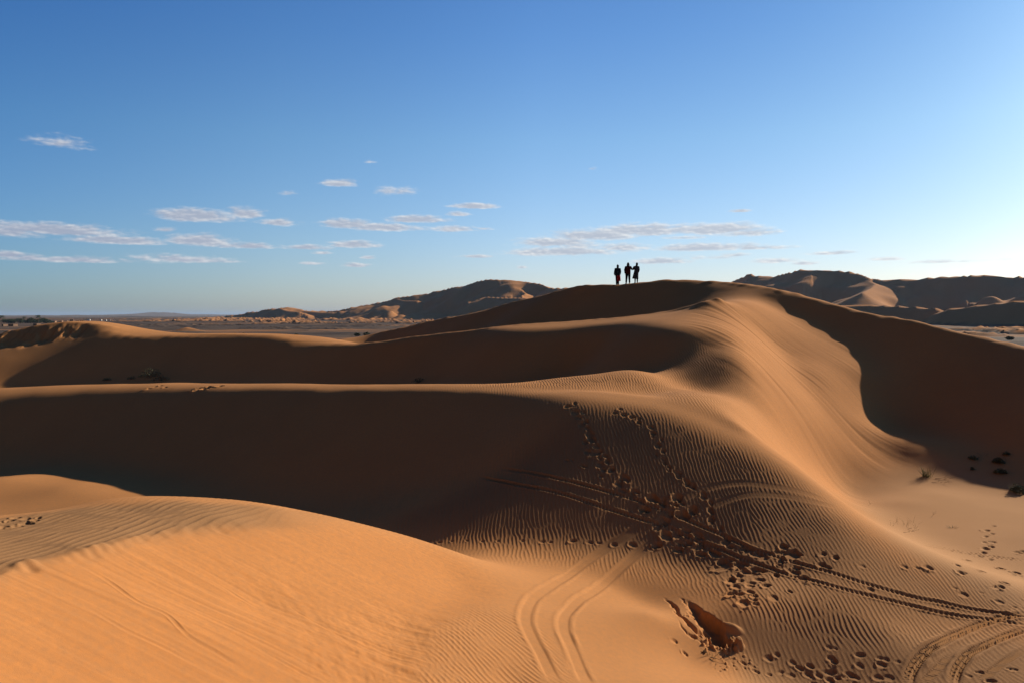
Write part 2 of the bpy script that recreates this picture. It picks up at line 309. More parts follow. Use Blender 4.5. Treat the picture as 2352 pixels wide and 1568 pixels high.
def curve3(c, step=.35):
    """a Catmull-Rom line through the control points, as world points"""
    c = np.array(c, float); P = np.vstack([2*c[0] - c[1], c, 2*c[-1] - c[-2]]); out = []
    for i in range(1, len(P) - 2):
        p0, p1, p2, p3 = P[i-1:i+3]; L = (pt(*p2) - pt(*p1)).length; n = max(4, int(L / step))
        for t in np.arange(n) / n:
            out.append(.5*((2*p1) + (p2-p0)*t + (2*p0-5*p1+4*p2-p3)*t*t + (3*p1-p0-3*p2+p3)*t**3))
    out.append(c[-1]); return np.array([tuple(pt(*a)) for a in out])
LINES = {k: curve3(v) for k, v in CURVES.items()}
class Grid:
    """a log-polar height grid and the sums of the weighted equations on it, kept as a neighbour stencil per node"""
    def __init__(s, nt, nr, ht):
        s.nt, s.nr, s.ht = nt, nr, ht
        s.t, s.r = np.meshgrid(TH0 + ht * np.arange(nt), R0 * np.exp(ht * np.arange(nr))); s.x, s.y = s.r * np.sin(s.t), s.r * np.cos(s.t)
        s.dist = {k: s.near_line(P) for k, P in LINES.items()}
        s.A = np.zeros((5, 9, nr * nt)); s.b = np.zeros(nr * nt)
    def near_line(s, P):
        d = np.full(s.x.shape, 1e9, np.float32); gx, gy = s.x.astype(np.float32), s.y.astype(np.float32)
        for p in P: np.minimum(d, (gx - p[0])**2 + (gy - p[1])**2, out=d)
        return np.sqrt(d)
    def add(s, ij, coef, rhs, w):
        w2 = w * w; n = s.nr * s.nt
        for (ia, ja), ca in zip(ij, coef):
            na = ia * s.nt + ja; s.b += np.bincount(na, w2 * ca * rhs, minlength=n)
            for (ib, jb), cb in zip(ij, coef):
                v = w2 * ca * cb; k = (ib - ia + 2) * 9 + jb - ja + 4; u = np.unique(k)
                for q in u:
                    m = k == q if len(u) > 1 else slice(None)
                    s.A[q // 9, q % 9] += np.bincount(na[m], v[m], minlength=n)
    def bil(s, x, y):
        x, y = np.asarray(x, float), np.asarray(y, float); t = np.arctan2(x, y); r = np.hypot(x, y)
        fj = np.clip((t - TH0) / s.ht, 0, s.nt - 1.001); fi = np.clip(np.log(np.maximum(r, .01) / R0) / s.ht, 0, s.nr - 1.001)
        i = fi.astype(int); j = fj.astype(int); a = fi - i; b = fj - j
        return [(i, j), (i, j + 1), (i + 1, j), (i + 1, j + 1)], [(1-a)*(1-b), (1-a)*b, a*(1-b), a*b]
    def smoothness(s):
        ht, nr, nt = s.ht, s.nr, s.nt
        i, j = np.meshgrid(np.arange(1, nr - 1), np.arange(1, nt - 1), indexing='ij'); i = i.ravel(); j = j.ravel(); s.i, s.j = i, j
        W = np.ones(s.x.shape)
        for k, f in {'P': .15, 'C': .3, 'Fb': .06, 'E': .3}.items():
            W = np.where(s.dist[k] < np.maximum(.012 * s.r, .08), np.minimum(W, f), W)
        w = W[i, j] * .05 * ht; r = s.r[i, j]; h2 = ht * ht; q = .25 / h2
        s.add([(i+1, j), (i, j), (i-1, j)], [(1/h2 - .5/ht)/r, -2/h2/r, (1/h2 + .5/ht)/r], 0*r, w)
        s.add([(i, j+1), (i, j), (i, j-1), (i+1, j), (i-1, j)], [1/h2/r, -2/h2/r, 1/h2/r, .5/ht/r, -.5/ht/r], 0*r, w)
        s.add([(i+1, j+1), (i-1, j-1), (i+1, j-1), (i-1, j+1), (i, j+1), (i, j-1)], [q/r, q/r, -q/r, -q/r, -.5/ht/r, .5/ht/r], 0*r, 1.4*w)
        ar, at = np.arange(nr), np.arange(nt)
        for ii, jj, i2, j2 in ((ar, 0*ar, ar, 0*ar + 1), (ar, 0*ar + nt - 1, ar, 0*ar + nt - 2), (0*at, at, 0*at + 1, at), (0*at + nr - 1, at, 0*at + nr - 2, at)):
            s.add([(ii, jj), (i2, j2)], [np.ones(len(ii)), -np.ones(len(ii))], np.zeros(len(ii)), np.full(len(ii), .05))
        for k, P in LINES.items():
            a, b = s.bil(P[:, 0], P[:, 1]); s.add(a, b, P[:, 2], (100. if k == 'P' else 30.) / np.maximum(P[:, 1], 1))
        P = np.array([tuple(pt(*a)) for a in PTS]); a, b = s.bil(P[:, 0], P[:, 1]); s.add(a, b, P[:, 2], 12. / P[:, 1])
        P = np.array(WPTS, float); a, b = s.bil(P[:, 0], P[:, 1]); s.add(a, b, P[:, 2], np.full(len(P), .3))
        s.A0, s.b0 = s.A.copy(), s.b.copy()
    def shading(s, Z):
        """slopes towards the sun wanted in the areas of light and shade"""
        s.A, s.b = s.A0.copy(), s.b0.copy(); i, j = s.i, s.j; r, t = s.r[i, j], s.t[i, j]
        k = 1 / (2 * s.ht * r); ck = (UX * np.sin(t) + UY * np.cos(t)) * k; tk = (UX * np.cos(t) - UY * np.sin(t)) * k
        X, Y = proj(s.x, s.y, Z); e = Z / s.r; vis = (e >= np.maximum.accumulate(e, 0) - 2e-3) & (s.y > 4)
        Dz = (Z[i+1, j] - Z[i-1, j]) * ck + (Z[i, j+1] - Z[i, j-1]) * tk
        for poly, mode, val, wt, *beyond in ZONES:
            m = (inpoly(X, Y, poly) & vis)[i, j]
            if beyond: m &= (s.y > beyond[0] + beyond[1] * s.x)[i, j]
            if mode == 'min': m &= Dz < val
            if not m.any(): continue
            im, jm = i[m], j[m]
            s.add([(im+1, jm), (im-1, jm), (im, jm+1), (im, jm-1)], [ck[m], -ck[m], tk[m], -tk[m]], np.full(m.sum(), val), np.full(m.sum(), wt * .12 * s.ht / math.radians(.6)))
    def solve(s):
        nt, nb, NB = s.nt, 2 * s.nt, s.nr // 2; A = s.A.reshape(5, 9, s.nr, nt); rhs = s.b.reshape(NB, nb); jj = np.arange(nt)
        def block(i0, i1):
            M = np.zeros((2, nt, 2, nt))
            for a in range(2):
                for b in range(2):
                    di = (i1 + b) - (i0 + a)
                    if abs(di) > 2: continue
                    for dj in range(-4, 5):
                        m = (jj + dj >= 0) & (jj + dj < nt); M[a, jj[m], b, jj[m] + dj] = A[di + 2, dj + 4, i0 + a, jj[m]]
            return M.reshape(nb, nb)
        G, y, U = [], [], None
        for k in range(NB):
            S = block(2*k, 2*k); r = rhs[k]
            if k: S = S - U.T @ G[-1]; r = r - U.T @ y[-1]
            S[np.arange(nb), np.arange(nb)] += 1e-9
            U = block(2*k, 2*k + 2) if k < NB - 1 else np.zeros((nb, nb))
            sol = np.linalg.solve(S, np.hstack([U, r[:, None]])); G.append(sol[:, :-1]); y.append(sol[:, -1])
        x = [None] * NB; x[-1] = y[-1]
        for k in range(NB - 2, -1, -1): x[k] = y[k] - G[k] @ x[k + 1]
        return np.array(x).reshape(s.nr, nt)
    def refine(s, Z, steps):
        """conjugate gradients from a coarser solution"""
        nr, nt = s.nr, s.nt; A = s.A.reshape(5, 9, nr, nt); b = s.b.reshape(nr, nt); dg = A[2, 4] + 1e-9
        act = [(a, c) for a in range(5) for c in range(9) if np.abs(A[a, c]).max() > 0]
        def mul(v):
            p = np.pad(v, ((2, 2), (4, 4))); out = np.zeros_like(v)
            for a, c in act: out += A[a, c] * p[a:a + nr, c:c + nt]
            return out
        r = b - mul(Z); z = r / dg; d = z.copy(); rz = (r * z).sum()
        for _ in range(steps):
            q = mul(d); al = rz / (d * q).sum(); Z = Z + al * d; r = r - al * q; z = r / dg; rn = (r * z).sum(); d = z + rn / rz * d; rz = rn
        return Z
def fit_dunes():
    g = Grid(101, 190, math.radians(1.2)); g.smoothness(); Z = g.solve()
    for _ in range(4): g.shading(Z); Z = g.solve()
    f = Grid(201, 378, math.radians(.6)); f.smoothness()
    z = np.zeros((380, 201)); z[::2, ::2] = Z; p = np.pad(Z, 1, mode='edge')          # cubic upsampling
    z[1:-2:2, ::2] = (-p[:-3, 1:-1] + 9 * p[1:-2, 1:-1] + 9 * p[2:-1, 1:-1] - p[3:, 1:-1]) / 16; q = np.pad(z[:, ::2], ((0, 0), (1, 1)), mode='edge')
    z[:, 1::2] = (-q[:, :-3] + 9 * q[:, 1:-2] + 9 * q[:, 2:-1] - q[:, 3:]) / 16; Z = z[:378]
    for n in (REF, REF): f.shading(Z); Z = f.refine(Z, n)
    soft = np.ones(f.x.shape)
    for n in ('P', 'Fb', 'C', 'E', 'B'): soft = np.minimum(soft, np.clip((f.dist[n] - .02 * f.r) / (.04 * f.r), .0, 1))
    for _ in range(4):
        p = np.pad(Z, 1, mode='edge'); Z = Z + soft * .6 * ((p[:-2, 1:-1] + p[2:, 1:-1] + p[1:-1, :-2] + p[1:-1, 2:]) / 4 - Z)
    return f, Z
REF = 700
GRID, BASE = fit_dunes()
NT, NR, HT, GX, GY, GR = GRID.nt, GRID.nr, GRID.ht, GRID.x, GRID.y, GRID.r
del GRID

def samp(A, x, y):
    """bicubic lookup of a map on the log-polar control grid"""
    t = np.arctan2(x, y); r = np.maximum(np.hypot(x, y), 1e-3)
    fj = np.clip((t - TH0) / HT, 0, NT - 1.0001); fi = np.clip(np.log(r / R0) / HT, 0, NR - 1.0001)
    i = fi.astype(np.int32); j = fj.astype(np.int32); a = (fi - i).astype(np.float32); b = (fj - j).astype(np.float32)
    def w(t): return (-.5*t + t*t - .5*t**3, 1 - 2.5*t*t + 1.5*t**3, .5*t + 2*t*t - 1.5*t**3, -.5*t*t + .5*t**3)
    wa, wb = w(a), w(b); A = A.astype(np.float32); out = 0
    for k in range(4):
        ii = np.clip(i + k - 1, 0, NR - 1); row = 0
        for l in range(4):
            row = row + wb[l] * A[ii, np.clip(j + l - 1, 0, NT - 1)]
        out = out + wa[k] * row
    return out
def base_z(x, y):
    z = samp(BASE, x, y); r = np.hypot(x, y); t = np.abs(np.arctan2(x, y))
    far = -1.65 - 13.0 * sstep(0, 45, r)                       # the side and rear, out of view
    z = z + (far - z) * sstep(math.radians(46), math.radians(59), t)
    z = z + (-1.65 - .3 * r - z) * (1 - sstep(.6, 4.0, r))      # where the photographer stands
    z = z + (-17.5 - z) * sstep(92, 128, r)
    return z
def hit(X, Y, lo=3.0, hi=110.0):
    """world point where the sight line of photo pixel (X, Y) first meets the dunes"""
    a, y, z = ray(X, Y)
    d = np.exp(np.linspace(math.log(lo), math.log(hi), 2600))
    s = z * d / y - base_z(a * d / y, d)
    k = np.argmax(s < 0)
    if s[k] >= 0: k = len(d) - 1
    if k > 0:
        f = s[k - 1] / (s[k - 1] - s[k]); dd = d[k - 1] + f * (d[k] - d[k - 1])
    else: dd = d[0]
    return np.array([a * dd / y, dd])

# tileable noise made in the frequency domain
def tex(n, filt, seed):
    g = np.random.default_rng(seed); w = np.fft.fft2(g.standard_normal((n, n)))
    k = np.fft.fftfreq(n) * n
    s = np.fft.ifft2(w * filt(*np.meshgrid(k, k)))
    return s
def lookup(T, u, v):
    n = T.shape[0]; u = u % n; v = v % n
    i = v.astype(np.int32) % n; j = u.astype(np.int32) % n; b = (v - np.floor(v)).astype(np.float32); a = (u - np.floor(u)).astype(np.float32)
    i2 = (i + 1) % n; j2 = (j + 1) % n
    return (T[i, j] * (1 - a) + T[i, j2] * a) * (1 - b) + (T[i2, j] * (1 - a) + T[i2, j2] * a) * b
def unit(T): T = T.real; T = T - T.mean(); return (T / T.std()).astype(np.float32)
NOISE = unit(tex(1024, lambda x, y: 1.0 * np.exp(-(x*x + y*y) / 120.0**2) / (1 + (x*x + y*y) / 20.0**2), 3))   # soft, multi-scale
FINE = unit(tex(1024, lambda x, y: np.exp(-(x*x + y*y) / 230.0**2), 4))
def cloudy(x, y, size): return lookup(NOISE, x / size * 20, y / size * 20)
RN, RDX, LAM = 2048, .015, .112
def ripfilt(x, y):
    k0 = RN * RDX / LAM; k = np.hypot(x, y); a = np.arctan2(y, x)
    return np.exp(-.5 * ((k - k0) / (.12 * k0))**2) * np.exp(-.5 * (a / .15)**2)
RIP = tex(RN, ripfilt, 5); RIP = (RIP / np.abs(RIP).mean()).astype(np.complex64)
def ripples(x, y, scale=1.0, rot=0.0):
    c, s = math.cos(rot), math.sin(rot); u = (x * c + y * s); v = (-x * s + y * c)
    u = u + .03 * scale * cloudy(x + 31, y * .6, 1.1 * scale)
    p = lookup(RIP, u / (RDX * scale), v / (RDX * scale))
    ph = np.angle(p); am = np.minimum(np.abs(p) * 1.3, 1)
    return (np.cos(ph) + .28 * np.cos(2 * ph + .5)) * am

# rows and columns: about one per picture pixel where the dunes are seen
def columns():
    f = math.radians(38); px = math.atan(.64 * 2352 / 1024 / F)
    c = np.arange(-f, f, px)
    side = np.linspace(f, math.radians(62), 60)[1:]; rear = np.linspace(math.radians(62), math.radians(298), 60)[1:-1]
    return np.concatenate([c, side, rear, -side[::-1]])
def rows():
    r = np.exp(np.linspace(math.log(2.5), math.log(130), 5000)); ts = np.radians(np.arange(-36.5, 37, 1.0))
    R, T = np.meshgrid(r, ts, indexing='ij'); x, y = R * np.sin(T), R * np.cos(T); z = base_z(x, y)
    e = z / R; vis = e >= np.maximum.accumulate(e, 0) - .004
    X, Y = proj(x, y, z); dv = np.abs(np.gradient(Y, axis=0) / np.gradient(r)[:, None]) / 2.297
    dv = np.where(vis & (Y < 1600) & (Y > 600), dv, 0).max(1)
    step = np.clip(.85 / np.maximum(dv, 1e-3), .006, None); step = np.minimum(step, .012 * r); step = np.maximum(step, .0016 * r)
    out = [2.5]
    while out[-1] < 130: out.append(out[-1] + float(np.interp(out[-1], r, step)))
    return np.concatenate([np.linspace(.05, 2.4, 14), np.array(out)])
COLS, ROWS = columns(), rows()
print('terrain grid', len(ROWS), len(COLS))
RM, TM = np.meshgrid(ROWS, COLS, indexing='ij')
PX = (RM * np.sin(TM)).astype(np.float32); PY = (RM * np.cos(TM)).astype(np.float32); del RM, TM
PZ = base_z(PX, PY).astype(np.float32)
NFRONT = int((np.abs(COLS) < math.radians(38)).sum())

GPX, GPY = proj(GX, GY, BASE)
_e = BASE / GR; GVIS = (_e >= np.maximum.accumulate(_e, 0) - .01)
def zone_map(default, zones, blur=4, lo=0, hi=200):
    """a map on the control grid: areas of the dunes given by their outlines in the photograph"""
    A = np.full((NR, NT), float(default))
    for poly, v, *dr in zones:
        m = inpoly(GPX, GPY, poly) & GVIS
        if dr: m &= (GY > dr[0]) & (GY < dr[1])
        A[m] = v
    for _ in range(blur):
        p = np.pad(A, 1, mode='edge'); A = (p[:-2, 1:-1] + p[2:, 1:-1] + p[1:-1, :-2] + p[1:-1, 2:] + 2 * A) / 6
    return A
FACE_F = [(-200, 1400), (0, 1322), (130, 1285), (250, 1257), (400, 1228), (550, 1216), (700, 1208), (800, 1203), (950, 1238), (1050, 1275), (1160, 1356), (1080, 1396), (1010, 1450), (960, 1568), (940, 1700), (-200, 1700)]
TOP_F = [(-200, 1200), (0, 1190), (200, 1165), (400, 1152), (600, 1164), (700, 1179), (790, 1197), (700, 1203), (550, 1211), (400, 1223), (250, 1252), (130, 1280), (0, 1317), (-200, 1390)]
SLIP_S = [(1640, 690), (1740, 690), (1850, 735), (1990, 830), (2030, 980), (2080, 1065), (1990, 1095), (1940, 1100), (1960, 1155), (1900, 1120), (1800, 1060), (1720, 1000), (1735, 940), (1715, 870), (1650, 800), (1570, 745)]
rip = zone_map(.35, [
    ([(740, 1175), (1000, 1060), (1240, 960), (1310, 930), (1450, 935), (1560, 965), (1700, 1035), (1850, 1125), (2000, 1230), (2200, 1320), (2352, 1365), (2500, 1420), (2500, 1480), (2200, 1490), (1900, 1480), (1740, 1420), (1650, 1370), (1500, 1330), (1350, 1300), (1150, 1275), (1000, 1235)], 1.15),
    ([(1040, 886), (1200, 868), (1480, 855), (1570, 790), (1640, 800), (1700, 870), (1722, 945), (1640, 945), (1500, 905), (1300, 888)], 1.1),
    ([(1480, 745), (1600, 700), (1690, 684), (1740, 700), (1660, 720), (1560, 740)], .8),
    (TOP_F, .05), (FACE_F, 0.0), (SLIP_S, 0.0),
    ([(1100, 1290), (1350, 1310), (1500, 1340), (1640, 1385), (1560, 1420), (1640, 1500), (1660, 1700), (950, 1700), (1160, 1360)], 0.0),
    ([(1200, 896), (1400, 900), (1550, 925), (1650, 965), (1760, 1030), (1860, 1100), (1980, 1190), (2150, 1275), (2020, 1225), (1900, 1150), (1760, 1060), (1640, 985), (1500, 938), (1380, 922), (1250, 906)], .12),
    ([(1960, 1170), (2030, 1080), (2130, 1050), (2352, 1120), (2600, 1180), (2600, 1400), (2352, 1345), (2200, 1300), (2060, 1240)], .14),
    ([(1750, 660), (2000, 725), (2352, 800), (2352, 1110), (2150, 1040), (2020, 960), (1990, 830)], .1),
    ([(1700, 1500), (1900, 1500), (2080, 1540), (2080, 1700), (1700, 1700)], .55),
    ([(2100, 1480), (2600, 1440), (2600, 1700), (2050, 1700)], .5)], 3)
topf = zone_map(0, [(TOP_F, 1.0)], 3) * (1 - sstep(430, 720, GPX))
coarse_shade = np.minimum(zone_map(0, [(TOP_F, 1.0)], 2), 1 - sstep(480, 800, GPX)) * .85 + zone_map(0, [([(1650, 1400), (1900, 1440), (2100, 1470), (2352, 1480), (2600, 1500), (2600, 1700), (1740, 1700), (1700, 1520)], .55),
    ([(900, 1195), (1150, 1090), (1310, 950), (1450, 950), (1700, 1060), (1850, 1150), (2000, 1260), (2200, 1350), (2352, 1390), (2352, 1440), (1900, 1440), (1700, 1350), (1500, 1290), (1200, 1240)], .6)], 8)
facef = zone_map(0, [(FACE_F, 1.0)], 2)
slips = zone_map(0, [(SLIP_S, 1.0)], 5)
toe = zone_map(0, [([(1010, 1452), (1090, 1398), (1180, 1400), (1260, 1470), (1330, 1600), (1330, 1700), (945, 1700), (962, 1568)], 1.0)], 2)
cliff = zone_map(0, [([(-60, 785), (0, 770), (70, 757), (150, 750), (200, 754), (185, 768), (90, 783), (0, 797), (-60, 800)], 1.0)], 1)
pale = zone_map(.25, [([(1930, 1120), (2030, 1080), (2130, 1050), (2352, 1120), (2600, 1180), (2600, 1420), (2352, 1420), (2200, 1340), (2060, 1250)], 1.0),
    (TOP_F, .4), (FACE_F, 0.0), (SLIP_S, .1), ([(1720, 1400), (1900, 1420), (2352, 1460), (2600, 1500), (2600, 1700), (1700, 1700)], .7)], 8)

fs = slice(0, NFRONT)            # columns in view
x, y = PX[:, fs], PY[:, fs]
rr = np.hypot(x, y)
D = np.zeros_like(x)
near = sstep(2.5, 4, rr)
# broad unevenness of real sand
D += near * (.018 * cloudy(x, y, 9.0) + .005 * cloudy(x + 77, y, 2.2))
# wind ripples
A = samp(rip, x, y)
patch = np.clip(.85 + .22 * cloudy(x + 13, y + 5, 6.0), .25, 1.25)
erase = np.ones_like(x)
RIPD = .0062 * A * patch * ripples(x, y)
mk = samp(topf, x, y); RIPD += .0085 * np.clip(mk, 0, 1) * ripples(x + 9, y + 4, 1.55, -.12)
mk = samp(toe, x, y); RIPD += .0045 * np.clip(mk, 0, 1) * ripples(x + 3, y + 40, .95, .86)
# avalanche streaks down the two slip faces
def downhill(a, b):
    p = hit(*b) - hit(*a); return p / math.hypot(*p)
SF, SS = downhill((330, 1300), (820, 1530)), downhill((1745, 790), (2000, 1040))
print('streaks', SF, SS)
def streaks(x, y, dirx, diry, across, along, seed):
    u = (x * dirx + y * diry) / along; v = (-x * diry + y * dirx) / across
    return lookup(FINE, u * 4 + seed * 37, v * 4 + seed * 91)
mk = np.clip(samp(facef, x, y), 0, 1); b = .4 + .6 * sstep(-.3, 1.2, cloudy(x + 3, y + 8, 5))
D += mk * b * (.0030 * streaks(x, y, *SF, .06, 2.2, 1) + .006 * streaks(x, y, *SF, .3, 4.0, 2) - .010 * np.maximum(streaks(x, y, *SF, .2, 5.0, 3) - 1.5, 0) - .006 * np.maximum(streaks(x, y, *SF, .09, 3.0, 8) - 1.6, 0))
D += mk * .0045 * np.clip(cloudy(x + 5, y, .16) * sstep(.2, 1.4, cloudy(x, y + 40, 4)), -2, 2)
mk = np.clip(samp(slips, x, y), 0, 1)
mk = mk * (.35 + .65 * sstep(-.8, 1.0, cloudy(x + 60, y, 3.5)))
D += mk * (.0045 * streaks(x, y, *SS, .20, 4.0, 4) + .009 * streaks(x, y, *SS, .5, 8.0, 5) - .022 * np.maximum(streaks(x, y, *SS, .42, 9.0, 6) - 1.35, 0) - .014 * np.maximum(streaks(x, y, *SS, .24, 6.0, 7) - 1.4, 0))
# wind-cut scarp at the far left
mk = np.clip(samp(cliff, x, y), 0, 1)
D += mk * (.22 * cloudy(x * 1.6, y * .4, 3.0) + .1 * cloudy(x * 2 + 9, y, 1.2))
def polydist(P, X, Y):
    """distance to a crest line, the height of its nearest point and the side (+1 right of travel)"""
    best = np.full(X.shape, 1e12); H = np.zeros_like(X); SD = np.zeros_like(X)
    for a, b in zip(P[:-1], P[1:]):
        ex, ey = b[0] - a[0], b[1] - a[1]; L2 = ex * ex + ey * ey
        t = np.clip(((X - a[0]) * ex + (Y - a[1]) * ey) / L2, 0, 1)
        dx, dy = X - a[0] - t * ex, Y - a[1] - t * ey; d = dx * dx + dy * dy
        k = d < best; best = np.where(k, d, best); H = np.where(k, a[2] + t * (b[2] - a[2]), H)
        SD = np.where(k, np.sign(dx * ey - dy * ex), SD)
    return np.sqrt(best), H, SD
# ---- marks in the sand: positions read off the photograph and laid on the dunes
def block(p, rad):
    r = math.hypot(*p); t = math.atan2(p[0], p[1]); dt = rad / r
    i0, i1 = np.searchsorted(ROWS, [r - rad, r + rad]); j0, j1 = np.searchsorted(COLS[:NFRONT], [t - dt, t + dt])
    return slice(i0, i1 + 1), slice(j0, j1 + 1)
def stamp(p, ang, ln, wd, depth, rim=.22, soft=.30):
    """one footprint: an oval hollow with a pushed-up rim, longer along ang"""
    sl = block(p, 2.4 * max(ln, wd)); X, Y = x[sl], y[sl]
    if X.size == 0: return
    c, s = math.cos(ang), math.sin(ang); u = (X - p[0]) * c + (Y - p[1]) * s; v = -(X - p[0]) * s + (Y - p[1]) * c
    q = np.sqrt((u / (ln * .5))**2 + (v / (wd * .5))**2) * (1 + .13 * cloudy(X + p[0] * 3, Y, .16))
    sun = np.clip(((X - p[0]) * UX + (Y - p[1]) * UY) / (.5 * wd), -1, 1)          # heel of the hollow dug in on the slip side
    D[sl] += -depth * (.62 + .38 * sun) * (1 - sstep(1 - soft, 1 + soft * .35, q)) + depth * rim * np.exp(-((q - 1.30) / .2)**2) * (.45 - .55 * sun) * (1 + .8 * cloudy(X, Y + p[0], .14))
    erase[sl] *= sstep(.9, 1.6, q)
def trail(pts, size=.30, depth=.065, jit=.22):
    P = [hit(*p[:2]) for p in pts]
    for k, p in enumerate(P):
        a = P[max(k - 1, 0)]; b = P[min(k + 1, len(P) - 1)]
        ang = math.atan2(b[1] - a[1], b[0] - a[0]) + random.uniform(-.4, .4)
        m = pts[k][2] if len(pts[k]) > 2 else 1.0
        s = size * m * random.uniform(1 - jit, 1 + jit)
        stamp(p, ang, s, s * random.uniform(.6, .85), depth * min(m, 1.3) * random.uniform(.75, 1.2))
def zA(l): return [(1148.4 + a * .1953, 900.4 + b * .1953, *c) for a, b, *c in l]
def zB(l): return [(1470 + a * .1953, 1102.5 + b * .1953, *c) for a, b, *c in l]
def zC(l): return [(1892.6 + a * .1953, 1262.4 + b * .1953, *c) for a, b, *c in l]
def zR(l): return [(1525 + a * .3516, 918.75 + b * .3516, *c) for a, b, *c in l]
def zT(l): return [(826.9 + a * .3516, 1109 + b * .3516, *c) for a, b, *c in l]
def zP(l): return [(1470 + a * .1348, 1332.2 + b * .1348, *c) for a, b, *c in l]

MAIN = zA([(575, 115, .7), (800, 165, 1.3), (880, 135), (885, 235, 1.4), (975, 240, .8), (930, 300, 1.2), (1010, 350, 1.3), (960, 380, 1.2), (1030, 430, 1.3), (1050, 500, 1.5), (1000, 590, 1.1), (1075, 560, 1.3), (1140, 640, 1.1),
    (1140, 715, 1.3), (1030, 700), (1240, 750), (1175, 770, .8), (1265, 815, 1.1), (1180, 850), (1215, 905), (1310, 912, 1.3), (1185, 985, .8), (1465, 1003, 1.5), (1410, 1045, 1.1), (1395, 1085, 1.1),
    (1440, 1150), (1600, 1165, 1.2), (1540, 1195), (1790, 1240, 1.4), (1905, 1300, 1.1), (1680, 1370, 1.2), (1745, 1370, .8), (2050, 1325), (2080, 1225, 1.2), (2130, 1300), (2270, 1390, 1.5), (2140, 1440, 1.6), (1990, 1450), (1930, 1510, 1.1),
    (850, 800, .7), (960, 860, .8), (990, 870, .7), (780, 800, .7)])
MAIN += zB([(150, 215, 1.4), (275, 275, 1.1), (415, 290), (430, 215, 1.2), (620, 360, 1.4), (500, 420, 1.7), (35, 340, 1.2), (90, 340, .8), (240, 490), (310, 480), (200, 540), (310, 645, 1.6), (440, 640, 1.1),
    (540, 600, 1.2), (680, 640), (690, 695, 1.2), (215, 768), (440, 815, 1.3), (560, 745, 1.2), (490, 762), (715, 870, 1.4), (700, 780, 1.1), (790, 800), (875, 855, 1.4), (970, 950, 1.1), (1010, 720, 1.2), (1050, 780),
    (1215, 805), (1270, 835), (965, 1005, 1.7), (1060, 935, 1.1), (1200, 990, 1.3), (1140, 1010), (1385, 1062, 1.3), (1290, 1090, 1.3), (1170, 1040), (1165, 1130, 1.2), (1185, 1185, 1.1), (1065, 1180, 1.5), (1130, 1255, .9), (1130, 1300, .8),
    (1300, 1215, .8), (1300, 1245, .8), (1480, 1240, 1.3), (1395, 1170, .9), (1070, 1335, 1.2), (1165, 1340, .9), (1300, 1315, 1.1), (1340, 1360), (1225, 1440, 1.3), (1330, 1400), (1360, 1450, .9), (1570, 1385, .9),
    (1690, 785, 1.2), (1810, 880, 1.7), (1650, 850, 1.1), (1660, 960, 1.2), (1630, 1000), (1820, 1090, 1.1), (1840, 1040), (1600, 1120), (1920, 1155, 1.1), (2150, 875, .9), (2300, 912, .9), (2120, 1000, 1.1), (2190, 1020, 1.1),
    (1370, 870, 1.1), (1450, 900), (1760, 1310, .7)])
trail(MAIN, .27, .055)
trail(zA([(1345, 248), (1410, 203, .8), (1460, 272), (1550, 300), (1635, 318), (1632, 362), (1770, 418), (1795, 490), (1795, 530, .8), (1900, 560), (1855, 630), (1920, 695), (1835, 738), (1925, 790), (1940, 835), (1990, 880), (1990, 918), (2085, 945), (2100, 992), (2190, 1048), (2195, 1085), (2265, 1090), (2270, 1122)])
      + zB([(560, 40), (620, 70), (745, 168), (750, 200), (830, 265), (830, 300, .8), (820, 350), (845, 385), (840, 450), (835, 490, .8), (945, 560), (950, 590, .8)]), .21, .06)
trail(zC([(130, 95, .9), (450, 195, .7), (940, 195), (1090, 205, .8), (1230, 200, 1.4), (1570, 160, .9), (1640, 252, .9), (1850, 237, 1.1), (2070, 215), (2270, 270, 1.1), (2230, 290, .8), (1880, 30, .8), (1960, 105, .8), (2130, 375), (2100, 418, .6), (2030, 420, .6),
    (1540, 440, .7), (1640, 520, .9), (1850, 490, .6), (2060, 597), (2240, 662, .7), (540, 470, 1.2), (2310, 310, .7), (1690, 115, .6)]), .23, .035)
trail(zC([(90, 1290, 1.3), (110, 1325), (430, 1240), (390, 1235, .8), (720, 1290), (650, 1275, .8), (420, 1365), (680, 1350), (90, 1435, 1.3), (40, 1445), (350, 1495), (250, 1495, .8), (640, 1508), (760, 1505), (870, 1320, .7), (1830, 1445, 1.3), (2170, 1400, .8), (2240, 1415, .8), (1960, 1550, 1.2), (1700, 1490, .8), (60, 1150, .8), (130, 1160, .7)]), .20, .035)
trail(zT([(2120, 1110), (2050, 1030)]) + [(1760 + i * 26 + random.uniform(-9, 9), 1500 + i * 9 + random.uniform(-14, 14)) for i in range(12)] + [(1700 + i * 30 + random.uniform(-9, 9), 1530 + i * 6 + random.uniform(-12, 12)) for i in range(11)], .19, .035)
trail(zT([(520, 385, .6), (600, 378, .5), (700, 375, .5), (800, 378, .5), (900, 376, .5), (1060, 374, .7), (1190, 380, .7), (1240, 384, .6), (1390, 376, 1), (1500, 386, .8), (1560, 390, .6), (1660, 398, 1), (1780, 402, 1), (1940, 408, 1.2), (1910, 425, 1)]), .26, .05)
trail(zR([(2110, 850), (2155, 820), (2100, 890), (2145, 872), (2100, 930), (2142, 925), (2138, 955), (2100, 968), (2090, 995), (2065, 1020), (1920, 1070), (1985, 1043), (2130, 1040), (2310, 990), (2340, 985), (2060, 1108), (2195, 1098), (2305, 1127), (1940, 1120), (2230, 1188), (2200, 1210), (2165, 1215)]), .26, .05)
trail([(345 + a, 886 + b, c) for a, b, c in ((-4, 6, 1), (8, 2, .8), (24, -1, .8), (34, 3, .7), (130, 4, 1.6), (118, 6, 1.2), (160, 0, 1))], .55, .08)
